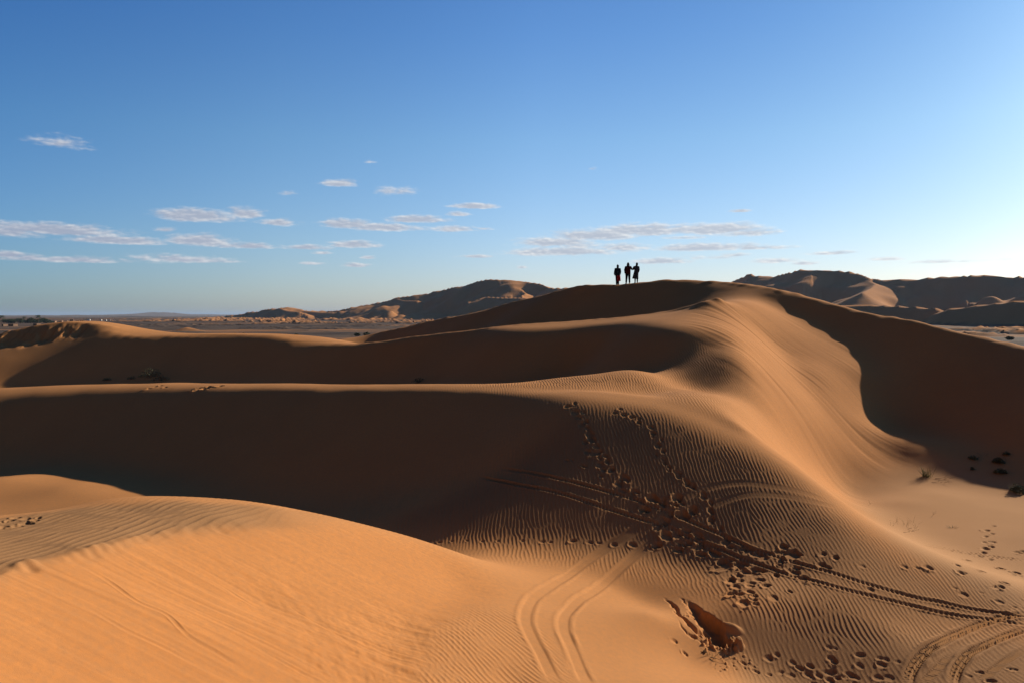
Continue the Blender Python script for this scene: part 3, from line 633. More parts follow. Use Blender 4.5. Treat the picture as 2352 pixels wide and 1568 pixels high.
trail([(8, 1200, 1), (22, 1196, 1), (35, 1190, .8), (60, 1192, 1), (5, 1214, 1.2), (38, 1210, 1.6), (58, 1204, 1), (80, 1197, .8), (88, 1190, .7)], .2, .05)

def track(px, width, depth, berm, tread=0.0, tper=.08, smooth=True, clear=1.0):
    """a wheel track along photo points: groove, berms, cross ribs"""
    P = np.array([hit(*p[:2]) for p in px])
    # Catmull-Rom
    Q = np.vstack([2 * P[0] - P[1], P, 2 * P[-1] - P[-2]]); out = []
    for i in range(1, len(Q) - 2):
        for t in np.linspace(0, 1, 10, endpoint=False):
            p0, p1, p2, p3 = Q[i-1:i+3]
            out.append(.5 * (2*p1 + (p2-p0)*t + (2*p0-5*p1+4*p2-p3)*t*t + (3*p1-p0-3*p2+p3)*t**3))
    P = np.array(out + [P[-1]])
    best = np.full(x.shape, 9., np.float32); S = np.zeros(x.shape, np.float32); SG = np.zeros(x.shape, np.float32)
    s0 = 0.0
    for a, b in zip(P[:-1], P[1:]):
        L = math.hypot(*(b - a))
        if L < 1e-5: continue
        m = (a + b) / 2; sl = block(m, L / 2 + width * 1.8)
        X, Y = x[sl], y[sl]
        if X.size:
            t = np.clip(((X - a[0]) * (b[0] - a[0]) + (Y - a[1]) * (b[1] - a[1])) / L**2, 0, 1)
            dx, dy = X - (a[0] + t * (b[0] - a[0])), Y - (a[1] + t * (b[1] - a[1])); d = np.hypot(dx, dy)
            k = d < best[sl]
            best[sl] = np.where(k, d, best[sl]); S[sl] = np.where(k, s0 + t * L, S[sl])
            SG[sl] = np.where(k, np.sign((b[0] - a[0]) * dy - (b[1] - a[1]) * dx), SG[sl])
        s0 += L
    m = best < width * 2.2
    h = width / 2; d = best[m]; ends = sstep(0, .6, S[m]) * sstep(0, .6, s0 - S[m])
    wob = 1 + .25 * cloudy(x[m] + 50, y[m], .8)
    g = -depth * wob * (1 - sstep(h * .6, h * 1.1, d)) + berm * np.exp(-((d - h * 1.35) / (h * .32))**2) * (1 + .5 * cloudy(x[m], y[m] + 20, .5))
    if tread:
        g += tread * (1 - sstep(h * .75, h * 1.0, d)) * np.clip(1.6 * np.cos(2 * math.pi * (S[m] + .35 * d * SG[m]) / tper), -1, 1)
    D[m] += g * ends
    erase[m] *= 1 - ends * clear * (1 - sstep(h * 1.0, h * 1.7, d))

UPPER = zA([(0, 890), (240, 925), (500, 970), (800, 1040), (1150, 1130), (1500, 1225), (1800, 1335)]) + zB([(400, 400), (700, 530), (1000, 655), (1300, 800), (1600, 890), (1900, 990), (2352, 1120)]) + zC([(500, 400), (1000, 540), (1500, 640), (2100, 740), (2300, 772), (2440, 792)])
LOWER = zA([(-260, 985), (0, 1040), (250, 1090), (600, 1155), (1000, 1275), (1350, 1390)]) + zB([(0, 450), (300, 535), (600, 680), (900, 790), (1200, 920), (1500, 1025), (1800, 1130), (2300, 1255)]) + zC([(500, 530), (1000, 650), (1500, 760), (1930, 806), (2080, 832), (2250, 858), (2440, 888)])
track(UPPER, .15, .026, .014, .012, .11); track(LOWER, .15, .024, .014, .012, .11)
track(zT([(1300, 1340), (1200, 1150), (1110, 980), (1080, 880), (1110, 780), (1180, 710), (1400, 570), (1600, 430), (1700, 370), (1850, 270)]), .28, .014, .007)
track(zT([(1500, 1340), (1400, 1120), (1330, 950), (1345, 850), (1420, 770), (1500, 720), (1620, 630), (1800, 470), (1930, 385)]), .28, .016, .009)
track(zR([(60, 690), (130, 640), (300, 570), (500, 540), (700, 560), (900, 600), (1090, 670)]), .24, .005, .003, clear=.75)
track(zR([(250, 720), (320, 690), (450, 640), (600, 615), (800, 630), (1000, 670), (1180, 720)]), .24, .005, .003, clear=.75)
OUTER = [(2420, 722), (2352, 742), (2100, 793), (1800, 893), (1500, 1025), (1250, 1163), (1095, 1310), (1020, 1450), (985, 1610)]
INNER = [(2420, 908), (2352, 928), (2100, 1030), (1850, 1142), (1700, 1236), (1595, 1360), (1545, 1480), (1515, 1610)]
for ln, sh in ((OUTER, 30), (INNER, 30)):
    track(zC(ln), .25, .022, .018, .020, .072)
    track(zC([(a + sh * (.3 + .9 * k / len(ln)), c + sh * (.75 - .5 * k / len(ln))) for k, (a, c) in enumerate(ln)]), .09, .032, .012)
track(zC([(2420, 1140), (2352, 1175), (2200, 1265), (2050, 1375), (1900, 1500), (1790, 1600)]), .2, .012, .006, .012, .07)
track(zC([(1120, 1620), (1250, 1485), (1330, 1410), (1450, 1290), (1560, 1210)]), .2, .012, .006, .012, .07)
for v in (0, 9):
    track([(1525 + a * .3516, 918.75 + (b + v) * .3516) for a, b in ((1650, 918), (1800, 955), (1900, 978), (2050, 1002), (2200, 1022), (2400, 1045))], .09, .012, .006, .012, .12)

# small slips that have run down the near slip face
def zF(l): return [(a * .3516, 1109 + b * .3516) for a, b in l]
for ln, wd, dp in (([(490, 520), (700, 640), (900, 780), (1080, 860), (1230, 1000), (1430, 1120), (1700, 1290)], .07, .012), ([(500, 770), (700, 890), (860, 980), (1100, 1090), (1350, 1230)], .06, .009), ([(1180, 500), (1260, 580), (1420, 660), (1560, 750), (1800, 880)], .05, .008),
    ([(870, 560), (1000, 670), (1110, 760)], .06, .008), ([(1080, 860), (1240, 900), (1430, 990)], .05, .007), ([(340, 640), (420, 720), (560, 800)], .06, .007), ([(1560, 380), (1700, 470), (1850, 560)], .04, .006), ([(2150, 480), (2300, 580), (2420, 650)], .035, .005),
    ([(1480, 960), (1700, 1090), (1950, 1230), (2150, 1330)], .06, .009), ([(1800, 740), (2000, 880), (2250, 1020), (2420, 1110)], .05, .006), ([(150, 560), (260, 600), (330, 640)], .06, .008)):
    track(zF(ln), wd, dp * .5, dp * .4, clear=0)
# the dug-out hollow and its crumbled lip
def lump(p, ln, wd, ang, h, soft=.8):
    sl = block(p, 1.3 * max(ln, wd)); X, Y = x[sl], y[sl]
    c, s = math.cos(ang), math.sin(ang); u = (X - p[0]) * c + (Y - p[1]) * s; v = -(X - p[0]) * s + (Y - p[1]) * c
    q = np.sqrt((u / (ln * .5))**2 + (v / (wd * .5))**2) * (1 + .07 * cloudy(X + 2, Y * 2, .5))
    D[sl] += h * (1 - sstep(1 - soft, 1 + .1 * soft, q)); erase[sl] *= sstep(.7, 1.2, q)
def gouge(px, width, depth):
    P = np.array([hit(*p[:2]) for p in px])
    for a, b in zip(P[:-1], P[1:]):
        for t in np.linspace(0, 1, 14):
            p = a + (b - a) * t; sl = block(p, width); X, Y = x[sl], y[sl]
            cut = -depth * (1 - sstep(.25 * width, .5 * width, np.hypot(X - p[0], Y - p[1])))
            G[sl] = np.minimum(G[sl], cut); erase[sl] *= sstep(.5 * width, .8 * width, np.hypot(X - p[0], Y - p[1]))
G = np.zeros_like(D)
def scarp(px, depth, width, tip=.3, end=.2):
    """a broken bank: a steep drop along the line, the sand easing back up on its right"""
    c = np.array([p[:2] for p in px], float); Q = np.vstack([2*c[0] - c[1], c, 2*c[-1] - c[-2]]); fine = []
    for k in range(1, len(Q) - 2):
        p0, p1, p2, p3 = Q[k-1:k+3]
        for t in np.linspace(0, 1, 5, endpoint=False): fine.append(.5*((2*p1) + (p2-p0)*t + (2*p0-5*p1+4*p2-p3)*t*t + (3*p1-p0-3*p2+p3)*t**3))
    P = [hit(*p) for p in fine] + [hit(*c[-1])]; P = [(p[0], p[1], k / (len(P) - 1)) for k, p in enumerate(P)]
    m = P[len(P) // 2]; sl = block(m[:2], 2.6); X, Y = x[sl], y[sl]
    d, f, sd = polydist(P, X, Y); d = d * (1 + .12 * cloudy(X, Y, .12)) + .012 * cloudy(X * 2, Y * 2, .3)
    g = sstep(0, tip, f) * (1 - sstep(1 - end, 1, f)); w = width * (.2 + .8 * g)
    cut = -depth * g * np.where(sd > 0, sstep(0, .11, d) * (1 - sstep(.3 * w, w, d)), 0)
    G[sl] = np.minimum(G[sl], cut); erase[sl] *= 1 - np.where((sd > 0) & (d < w), g ** .3, 0)
scarp(zP([(780, 285), (950, 400), (1150, 530), (1300, 625), (1400, 700), (1450, 830), (1500, 980), (1640, 1090)]), .29, .70, .4)
scarp(zP([(310, 220), (450, 300), (570, 380), (650, 440), (690, 540), (760, 620), (900, 740), (1000, 830), (1080, 950), (1150, 1020)]), .10, .16)
scarp(zP([(540, 550), (640, 640), (720, 740), (780, 830), (900, 930), (1050, 1020), (1150, 1090), (1300, 1120), (1480, 1130), (1620, 1160)]), .07, .10)
scarp(zP([(620, 255), (760, 320), (860, 430), (950, 570), (1020, 690)]), .05, .12)
D += G; del G
lump(hit(*zP([(1540, 810)])[0]), .30, .7, 1.2, .10); lump(hit(*zP([(1690, 1110)])[0]), .24, .26, 0, .17, .6); lump(hit(*zP([(1640, 1180)])[0]), .16, .16, 0, .10, .6)
for k in range(26):
    a, b = random.uniform(1080, 1640), random.uniform(960, 1220)
    lump(hit(*zP([(a, b)])[0]), random.uniform(.06, .14), random.uniform(.05, .1), random.uniform(0, 3), random.uniform(.03, .07), .5)
for k in range(36):
    a, b = random.uniform(1350, 2000), random.uniform(1130, 1560)
    lump(hit(*zP([(a, b)])[0]), random.uniform(.05, .1), random.uniform(.04, .08), random.uniform(0, 3), random.uniform(-.03, .03), .5)

D += RIPD * erase
PZ[:, fs] += D
def surf(p):
    """height of the finished sand at a world point"""
    sl = block(p, max(.02 * math.hypot(*p), .06)); X, Y = x[sl], y[sl]
    k = np.argmin((X - p[0])**2 + (Y - p[1])**2); return float(PZ[:, fs][sl].ravel()[k])
me = grid_mesh('sand_dunes', np.stack([PX, PY, PZ], -1), closed=True)
attr(me, 'pale', np.clip(samp(pale, PX, PY), 0, 1)); attr(me, 'gravel', np.zeros(PX.shape)); attr(me, 'coarse_shade', np.clip(samp(coarse_shade, PX, PY), 0, 1))
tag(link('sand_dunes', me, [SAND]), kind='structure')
del me, RIPD, erase, A, patch, mk, b, near, rr
# ------------------------------------------------------------------ plain, far dunes, mountains
PLAIN = -15.0
CRESTS = [   # (photo x, photo y, distance), steepness toward the viewer, steepness behind
    ([(500, 727, 3700), (560, 721, 3300), (620, 708, 3000), (655, 705, 2950), (700, 713, 2900), (760, 713, 2850), (800, 707, 2800), (860, 693, 2700), (905, 684, 2620), (960, 676, 2560), (1000, 666, 2520), (1025, 659, 2480), (1060, 657, 2440), (1100, 646, 2400), (1135, 641, 2350), (1185, 642, 2300), (1225, 649, 2230), (1265, 660, 2150), (1320, 660, 2080), (1420, 690, 2000)], .50, .34),
    ([(1172, 643, 2300), (1180, 655, 2240), (1192, 664, 2190), (1205, 672, 2130), (1185, 678, 2080), (1190, 684, 2040), (1205, 694, 1980), (1175, 704, 1900)], .42, .42),
    ([(1120, 681, 2130), (1160, 683, 2080), (1200, 683, 2030), (1240, 686, 2000)], .5, .3),
    ([(905, 685, 2620), (930, 690, 2520), (960, 690, 2450)], .5, .34), ([(640, 707, 2950), (655, 712, 2850), (690, 716, 2760)], .5, .34), ([(700, 713, 2880), (740, 717, 2780), (790, 717, 2700)], .5, .34),
    ([(1540, 690, 2500), (1640, 656, 2330), (1668, 642, 2270), (1705, 629, 2220), (1730, 628, 2180), (1757, 635, 2140), (1790, 628, 2110), (1835, 619, 2070), (1890, 619, 2030), (1925, 625, 1990), (1958, 631, 1950), (1990, 645, 1900), (2015, 652, 1860)], .55, .4),
    ([(1945, 636, 1990), (1975, 639, 1950), (2000, 641, 1910), (2018, 643, 1880), (2100, 640, 1830), (2180, 634, 1780), (2240, 631, 1740), (2310, 632, 1700), (2352, 637, 1660), (2450, 640, 1600), (2600, 660, 1500)], .55, .4),
    ([(1990, 642, 1900), (2012, 652, 1830), (2000, 662, 1770), (1980, 672, 1700)], .45, .45),
    ([(1780, 712, 1300), (1880, 702, 1250), (2000, 699, 1220), (2080, 702, 1180), (2150, 706, 1150)], .62, .4),
    ([(2180, 708, 1080), (2260, 698, 1050), (2330, 690, 1020), (2400, 688, 1000), (2500, 700, 950)], .62, .4)]
def far_z(X, Y):
    R = np.hypot(X, Y); az = np.arctan2(X, Y)
    wx = X + 14 * cloudy(X, Y, 90.0); wy = Y + 14 * cloudy(X + 700, Y, 90.0)
    z = PLAIN + .35 * cloudy(X, Y, 40.0) + .5 * cloudy(X, Y * 2.2, 130.0)
    # fields of small dunes at the foot of the big ones
    def field(size, hgt, seed):
        u = (X * .79 + Y * .61); v = (-X * .61 + Y * .79)
        n = lookup(NOISE, u / size * 20 + 11 * seed, v / (1.7 * size) * 20 + 400 + seed)
        return hgt * np.clip(1.15 - np.abs(n) * 1.9, 0, None)
    mL = sstep(620, 900, R) * sstep(-.62, -.3, az) * (1 - sstep(.02, .2, az) * 0) * (1 - sstep(3200, 4200, R))
    mR = sstep(430, 700, R) * sstep(.28, .42, az) * (1 - sstep(1900, 2300, R))
    m = np.maximum(mL * (.35 + .65 * sstep(900, 1700, R)), mR)
    m = m * sstep(-.1, 1.1, cloudy(X + 900, Y, 90.0))
    z = z + m * (field(24, 3.9, 1) + field(55, 3.6, 3) * sstep(1000, 1800, R))
    for P, sf, sb in CRESTS:
        P = [pt(*p) for p in P]; big = len(P) > 6; d, H, sd = polydist(P, wx if len(P) > 6 else X, wy if len(P) > 6 else Y)
        sl = np.where(sd > 0, sf, sb) * (1 + .15 * cloudy(X, Y + 300, 80.0))
        drop = d * sl; tail = np.minimum(26.0, .22 * (H - PLAIN))
        h = H - PLAIN - np.where(drop < H - PLAIN - tail, drop, 0)
        h = (H - PLAIN) - drop
        h = np.where(h > tail, h, tail * np.exp(np.clip(h / tail - 1, -20, 0)))      # a concave foot
        h = h + np.minimum(h * .035, 2.2) * cloudy(X * .8, Y * .8, 60.0) * sstep(0, 60, d)
        z = np.maximum(z, PLAIN + h - .8)
    for X0, Y0, dd, w, hh in ((475, 768, 330, 15, 2.2), (760, 775, 300, 13, 2.6), (905, 764, 360, 20, 2.4), (430, 747, 700, 18, 3.5), (2050, 740, 500, 16, 3), (2250, 770, 400, 14, 2.2)):
        c = pt(X0, Y0, dd); u = (X - c.x) / w; v = (Y - c.y) / (w * .8); q = np.hypot(u, v)
        z = np.maximum(z, PLAIN - .2 + hh * np.clip(1 - q, 0, 1) * 1.25 * (1 + .1 * np.clip(u, -2, 2)))
    return z
fr = np.exp(np.linspace(math.log(112), math.log(5200), 620)); ft = np.concatenate([np.radians(np.linspace(-50, -36, 20))[:-1], np.radians(np.linspace(-36, 36, 1150)), np.radians(np.linspace(36, 50, 20))[1:]])
Rf, Tf = np.meshgrid(fr, ft, indexing='ij'); Xf, Yf = Rf * np.sin(Tf), Rf * np.cos(Tf)
Zf = far_z(Xf, Yf); Zf = Zf + (-19 - Zf) * (1 - sstep(112, 130, Rf)) + (-19 - Zf) * sstep(4700, 5200, Rf) + (-19 - Zf) * sstep(math.radians(46), math.radians(50), np.abs(Tf))
me = grid_mesh('terrain', np.stack([Xf, Yf, Zf], -1))
sandy = sstep(1.3, 4.5, Zf - PLAIN); streak = sstep(.6, 1.5, lookup(NOISE, Xf / 60 * 8, Yf / 16 * 8)) * .45
attr(me, 'gravel', np.clip(1 - sandy - streak * (1 - sandy), 0, 1)); attr(me, 'pale', np.full(Zf.shape, .25))
tag(link('terrain', me, [SAND]), kind='structure'); del me, Rf, Tf, Xf, Yf
# the plain as one sheet out to the horizon
GROUND = mat('gravel_plain', (.16, .11, .075), 1, .4, .004)
n = 96; vs = [(0, 0, -16.6)]; fc = []
for k, R in enumerate((300, 1500, 6000, 20000, 60000)):
    for a in range(n): vs.append((R * math.sin(2 * math.pi * a / n), R * math.cos(2 * math.pi * a / n), -16.6))
for a in range(n): fc.append((0, 1 + (a + 1) % n, 1 + a))
for k in range(4):
    for a in range(n): fc.append((1 + k * n + a, 1 + k * n + (a + 1) % n, 1 + (k + 1) * n + (a + 1) % n, 1 + (k + 1) * n + a))
tag(link('ground', mesh_of('ground', vs, fc, False), [GROUND]), kind='structure')
# low rocky mountains on the left horizon
def hills(outline, name, m, depth=900):
    top = [pt(*p) for p in outline]; P = []
    for a, b in zip(top[:-1], top[1:]):
        for t in np.linspace(0, 1, 10, endpoint=False): P.append(a.lerp(b, t))
    P.append(top[-1]); V = np.zeros((9, len(P), 3))
    for j, p in enumerate(P):
        for i in range(9):
            s = (i - 4) / 4; h = (1 - abs(s)**1.2); nz = float(cloudy(np.array([p.x / 3 + i * 70.0]), np.array([p.y / 3]), 60.0)[0])
            V[i, j] = (p.x + s * 60, p.y + s * depth * (1 + .15 * nz), -17 + (p.z + 17) * max(h + .10 * nz * (1 - h) * (i not in (0, 8)), 0) + (1.5 * nz if i == 4 else 0))
    tag(link(name, grid_mesh(name, V), [m]), kind='structure')
ROCK = mat('rock', (.20, .15, .12), 1, .4, .01)
hills([(-300, 727, 9000), (-60, 726, 9000), (0, 725.5, 9000), (60, 725, 8900), (95, 724.4, 8900), (140, 724.6, 8800), (170, 723.6, 8800), (215, 724, 8700), (250, 725.5, 8700), (300, 726.5, 8700)], 'hills', ROCK)
hills([(225, 726.5, 14000), (255, 724.0, 14000), (290, 723, 14000), (318, 721.5, 14000), (332, 719.2, 14000), (345, 718.6, 14000), (352, 717.2, 14000), (362, 718.2, 14000), (375, 717.6, 14000), (388, 719.4, 14000), (398, 718.8, 14000), (415, 721.5, 14000), (440, 722.3, 14000), (500, 722.8, 14500), (570, 723.2, 15000), (700, 724.5, 15000)], 'hills', ROCK, 1500)

# ------------------------------------------------------------------ palms, houses and bushes on the plain
LEAF = mat('palm_leaf', (.055, .075, .03), .8, .5, 3, .2); BARK = mat('bark', (.13, .09, .06), .95, .4, 8)
def far_floor(x, y): return float(far_z(np.array([x]), np.array([y]))[0])
def palm_parts(h, rad, seed):
    r = random.Random(seed); tv, tf = [], []
    for i in range(7):
        t = i / 6; rr_ = .26 * (1 - .4 * t) * (1.25 if i == 0 else 1)
        for k in range(8): a = k * math.pi / 4; tv.append((.25 * t * t + rr_ * math.cos(a), rr_ * math.sin(a), h * t))
    for i in range(6):
        for k in range(8): tf.append((i * 8 + k, i * 8 + (k + 1) % 8, (i + 1) * 8 + (k + 1) % 8, (i + 1) * 8 + k))
    lv, lf = [], []
    for q in range(46):                       # drooping fronds with leaflets down both sides
        az = r.uniform(0, 6.28); up = r.uniform(-.35, 1.2); L = rad * r.uniform(.8, 1.15); pts = []
        for s in range(7):
            t = s / 6; rad_ = L * t * math.cos(up * (1 - .4 * t)); zz = h + L * (math.sin(up) * t - .75 * t * t)
            pts.append(Vector((.25 + rad_ * math.cos(az), rad_ * math.sin(az), zz)))
        side = Vector((-math.sin(az), math.cos(az), 0))
        for s in range(6):
            a, b = pts[s], pts[s + 1]
            for sg in (-1, 1):
                w = .75 * (1 - abs(s / 6 - .4)); n0 = len(lv)
                lv += [a, a.lerp(b, .55), b + side * sg * w - Vector((0, 0, .3 * w))]; lf.append((n0, n0 + 1, n0 + 2))
    return mesh_of('trunk', tv, tf), mesh_of('crown', lv, lf, False)
def bushy_parts(h, rad, seed):
    r = random.Random(seed); tv, tf, lv, lf = [], [], [], []
    for q in range(5):
        az = q * 1.26; n0 = len(tv)
        for i, t in enumerate((0, .5, 1)):
            for k in range(5):
                a = k * 1.257; rr_ = .22 * (1 - .7 * t)
                tv.append((.5 * rad * t * math.cos(az) + rr_ * math.cos(a), .5 * rad * t * math.sin(az) + rr_ * math.sin(a), h * .7 * t))
        for i in range(2):
            for k in range(5): tf.append((n0 + i * 5 + k, n0 + i * 5 + (k + 1) % 5, n0 + i * 5 + 5 + (k + 1) % 5, n0 + i * 5 + 5 + k))
    for q in range(900):
        a = r.uniform(0, 6.28); b = r.uniform(-1, 1); rho = r.random()**.4
        lobe = 1 + .25 * math.sin(3 * a + seed) * math.cos(2 * b)
        c = Vector((rad * rho * lobe * math.sqrt(1 - b * b) * math.cos(a), rad * rho * lobe * math.sqrt(1 - b * b) * math.sin(a), h * (.55 + .45 * rho * b)))
        d = [Vector((r.gauss(0, .28), r.gauss(0, .28), r.gauss(0, .22))) for _ in range(3)]; n0 = len(lv)
        lv += [c + e for e in d]; lf.append((n0, n0 + 1, n0 + 2))
    return mesh_of('trunk', tv, tf), mesh_of('crown', lv, lf, False)
protos = [palm_parts(7.6, 3.6, 1), palm_parts(6.2, 3.3, 2), bushy_parts(5.2, 3.2, 3), bushy_parts(4.2, 3.9, 4)]
KIND = [('palm_tree', 'tall dark palm standing above the grove on the left horizon', 'palm tree'), ('palm_tree', 'shorter dark palm in the grove on the left horizon', 'palm tree'),
        ('broadleaf_tree', 'rounded dark tree in the grove on the left horizon', 'tree'), ('broadleaf_tree', 'low spreading dark tree along the foot of the far-left grove', 'tree')]
spots = [(4, 0, 1.0), (14, 3, 1), (24, 2, .95), (32, 3, 1.1), (40, 1, .8), (47, 2, 1), (56, 0, .85), (63, 3, 1), (71, 2, 1.25), (78, 3, 1), (88, 0, 1.05), (92, 2, 1.0), (100, 2, 1.1), (106, 2, 1.0), (112, 3, .8), (117, 3, .65), (-8, 3, 1.1), (52, 3, 1.05), (84, 3, 1.1), (19, 2, .9), (9, 2, .9), (28, 3, 1)]
for i, (px, k, s) in enumerate(spots):
    d = 1400 + 50 * math.sin(i * 2.3); p = pt(px, 740, d); s *= 1.7
    nm, lb, ct = KIND[k]
    if k == 0: lb = {4: 'tall dark palm at the left end of the far grove, by the picture edge', 56: 'slim dark palm poking up from the middle of the far grove', 88: 'tallest pointed palm near the right end of the far grove'}[px]
    e = empty(nm, (p.x, p.y, far_floor(p.x, p.y) - .2), i * 1.7); e.scale = (s, s, s); tag(e, lb, ct, 'trees of the far palm grove')
    link('trunk', protos[k][0], [] if protos[k][0].materials else [BARK], e); link('crown', protos[k][1], [] if protos[k][1].materials else [LEAF], e)

MUD = mat('mud_wall', (.36, .22, .14), .95, .25, .6); LIME = mat('limewash', (.78, .74, .68), .9, .1, .6); DARKW = mat('dark_wood', (.05, .035, .025), .8, .3, 4)
def box(bm, c, s):
    m = bmesh.ops.create_cube(bm, size=1, matrix=Matrix.Translation(c) @ Matrix.Diagonal((*s, 1)))
def bm_obj(name, fill, m, parent=None, bevel=0):
    bm = bmesh.new(); fill(bm)
    if bevel: bmesh.ops.bevel(bm, geom=bm.edges[:], offset=bevel, segments=1, affect='EDGES')
    me = bpy.data.meshes.new(name); bm.to_mesh(me); bm.free(); return link(name, me, [m], parent)
def house(p, w, d, h, m, label, rz):
    e = empty('flat_roofed_house', p, rz); tag(e, label, 'house', 'houses of the far village')
    bm_obj('wall', lambda b: box(b, (0, 0, h / 2), (w, d, h)), m, e, .06)
    def par(b):
        for sx, sy, lx, ly in ((0, 1, w, .3), (0, -1, w, .3)): box(b, (0, sy * (d / 2 - .13), h + .3), (w - .02, .3, .6))
        for sx in (1, -1): box(b, (sx * (w / 2 - .13), 0, h + .299), (.3, d - .62, .598))
    bm_obj('parapet', par, m, e)
    bm_obj('door', lambda b: box(b, (w * .1, -d / 2 - .02, 1.05), (1.1, .1, 2.1)), DARKW, e)
    for k in (-.32, .36): bm_obj('window', lambda b: box(b, (w * k, -d / 2 - .02, 1.7), (.8, .1, .9)), DARKW, e)
def at_floor(px, d):
    p = pt(px, 740, d); return (p.x, p.y, far_floor(p.x, p.y) - .1)
house(at_floor(204, 1950), 6.5, 5, 4.4, LIME, 'bright white flat-roofed house, tallest of the far village at left', .3)
for i, (px, d, w, h) in enumerate(((232, 1980, 4, 2.4), (243, 1900, 4, 2.8), (252, 1960, 5, 2.9), (261, 1990, 4, 2.3))):
    house(at_floor(px, d), w, 5, h, LIME, 'small white house in the row right of the tallest white house', .2 + .1 * i)
for i, (px, d, w, h) in enumerate(((124, 1480, 7, 3), (140, 1560, 6, 2.8), (152, 1500, 6, 3.0), (165, 1700, 7, 2.8), (178, 1640, 6, 3), (188, 1750, 7, 3), (196, 1600, 5, 2.6))):
    house(at_floor(px, d), w, 6, h, MUD, 'low mud-brown house between the palm grove and the white houses', .15 * i)
for i, (px, d, w, h) in enumerate(((30, 1050, 12, 2.6), (11, 1040, 3.5, 2.6), (85, 1100, 9, 2.4))):
    house(at_floor(px, d), w, 6, h, MUD, ('long low mud house with sunlit wall below the palm grove', 'tiny mud hut at the left picture edge below the palms', 'low mud house below the right end of the palm grove')[i], -.5)
BUSH = mat('bush_leaf', (.13, .135, .07), .85, .5, 5, .15)
bp = bushy_parts(1.9, 1.7, 9)
for i, (px, d, s) in enumerate(((612, 520, .9), (640, 545, .8), (680, 560, .9), (735, 470, .7), (820, 560, 1.2), (842, 555, 1.3), (910, 570, 1.0), (2170, 520, 1.2), (2235, 480, .9), (2320, 430, 1.1), (560, 600, .8), (1990, 640, 1.2))):
    e = empty('desert_bush', at_floor(px, d), i * 1.1); e.scale = (s, s, s)
    tag(e, 'small dark bush on the gravel plain ' + ('left of the main dune' if px < 1200 else 'right of the main dune'), 'bush', 'bushes dotted over the plain')
    link('stem', bp[0], [] if bp[0].materials else [BARK], e); link('foliage', bp[1], [] if bp[1].materials else [BUSH], e)

# ------------------------------------------------------------------ grass tufts and dry twigs on the dunes
GREEN = mat('green_blade', (.10, .12, .035), .7, .4, 20, .2); STRAW = mat('dry_blade', (.34, .25, .12), .85, .4, 20, .1); TWIG = mat('dead_twig', (.15, .10, .06), .95, .4, 20)
def blade_mesh(name, n, L, spread, wid, seed, lean=(0, 0), base=.05, droop=.5):
    r = random.Random(seed); V, Fc = [], []
    for q in range(n):
        az = r.uniform(0, 6.283); el = max(.12, r.gauss(1.5 - spread, .3)); l = L * r.uniform(.45, 1.0); w = wid * r.uniform(.6, 1)
        p = Vector((r.gauss(0, base), r.gauss(0, base), -.03)); d = Vector((math.cos(az) * math.cos(el) + lean[0], math.sin(az) * math.cos(el) + lean[1], math.sin(el)))
        n0 = len(V); S = 5
        for s in range(S + 1):
            t = s / S; ww = w * (1 - t)**.7 + .0008; side = Vector((-math.sin(az + .6), math.cos(az + .6), 0)) * ww; nrm = d.cross(side).normalized() * ww * .6
            V += [p + side, p - side * .5 + nrm, p - side * .5 - nrm]
            p = p + d * (l / S); d = (d + Vector((0, 0, -droop * t * .5))).normalized()
        for s in range(S):
            for k in range(3): Fc.append((n0 + s * 3 + k, n0 + s * 3 + (k + 1) % 3, n0 + s * 3 + 3 + (k + 1) % 3, n0 + s * 3 + 3 + k))
    return mesh_of(name, V, Fc)
def plant(kind, X, Y, label, cat, n, L, spread, seed, dry=.3, wid=.007, group=None, lean=(0, 0), base=.05):
    p = hit(X, Y); e = empty(kind, (p[0], p[1], surf(p)), seed); tag(e, label, cat, group)
    k = max(1, int(n * (1 - dry)))
    if dry < 1: link('green_blades', blade_mesh('green_blades', k, L, spread, wid, seed, lean, base), [GREEN], e)
    if dry > 0: link('dry_blades', blade_mesh('dry_blades', max(3, n - k), L * 1.05, spread * 1.25, wid * .8, seed + 50, lean, base), [STRAW], e)
def shrub(X, Y, label, n, w, h, seed, group=None, m=BUSH):
    """a low mound of twiggy stems with small leaves"""
    p = hit(X, Y); e = empty('desert_shrub', (p[0], p[1], surf(p)), seed); tag(e, label, 'shrub', group); r = random.Random(seed); V, Fc = [], []
    for q in range(n):
        a = r.uniform(0, 6.283); rho = math.sqrt(r.random()); c = Vector((w * rho * math.cos(a), w * .7 * rho * math.sin(a), h * (1 - rho * rho * .8) * r.uniform(.15, 1.05)))
        n0 = len(V); V += [c + Vector((r.gauss(0, .035), r.gauss(0, .035), r.gauss(0, .03))) for _ in range(3)]; Fc.append((n0, n0 + 1, n0 + 2))
    link('foliage', mesh_of('foliage', V, Fc, False), [m], e)
    link('stems', blade_mesh('stems', 36, max(h * 1.15, w * .8), .65, .008, seed, base=w * .15), [TWIG], e)
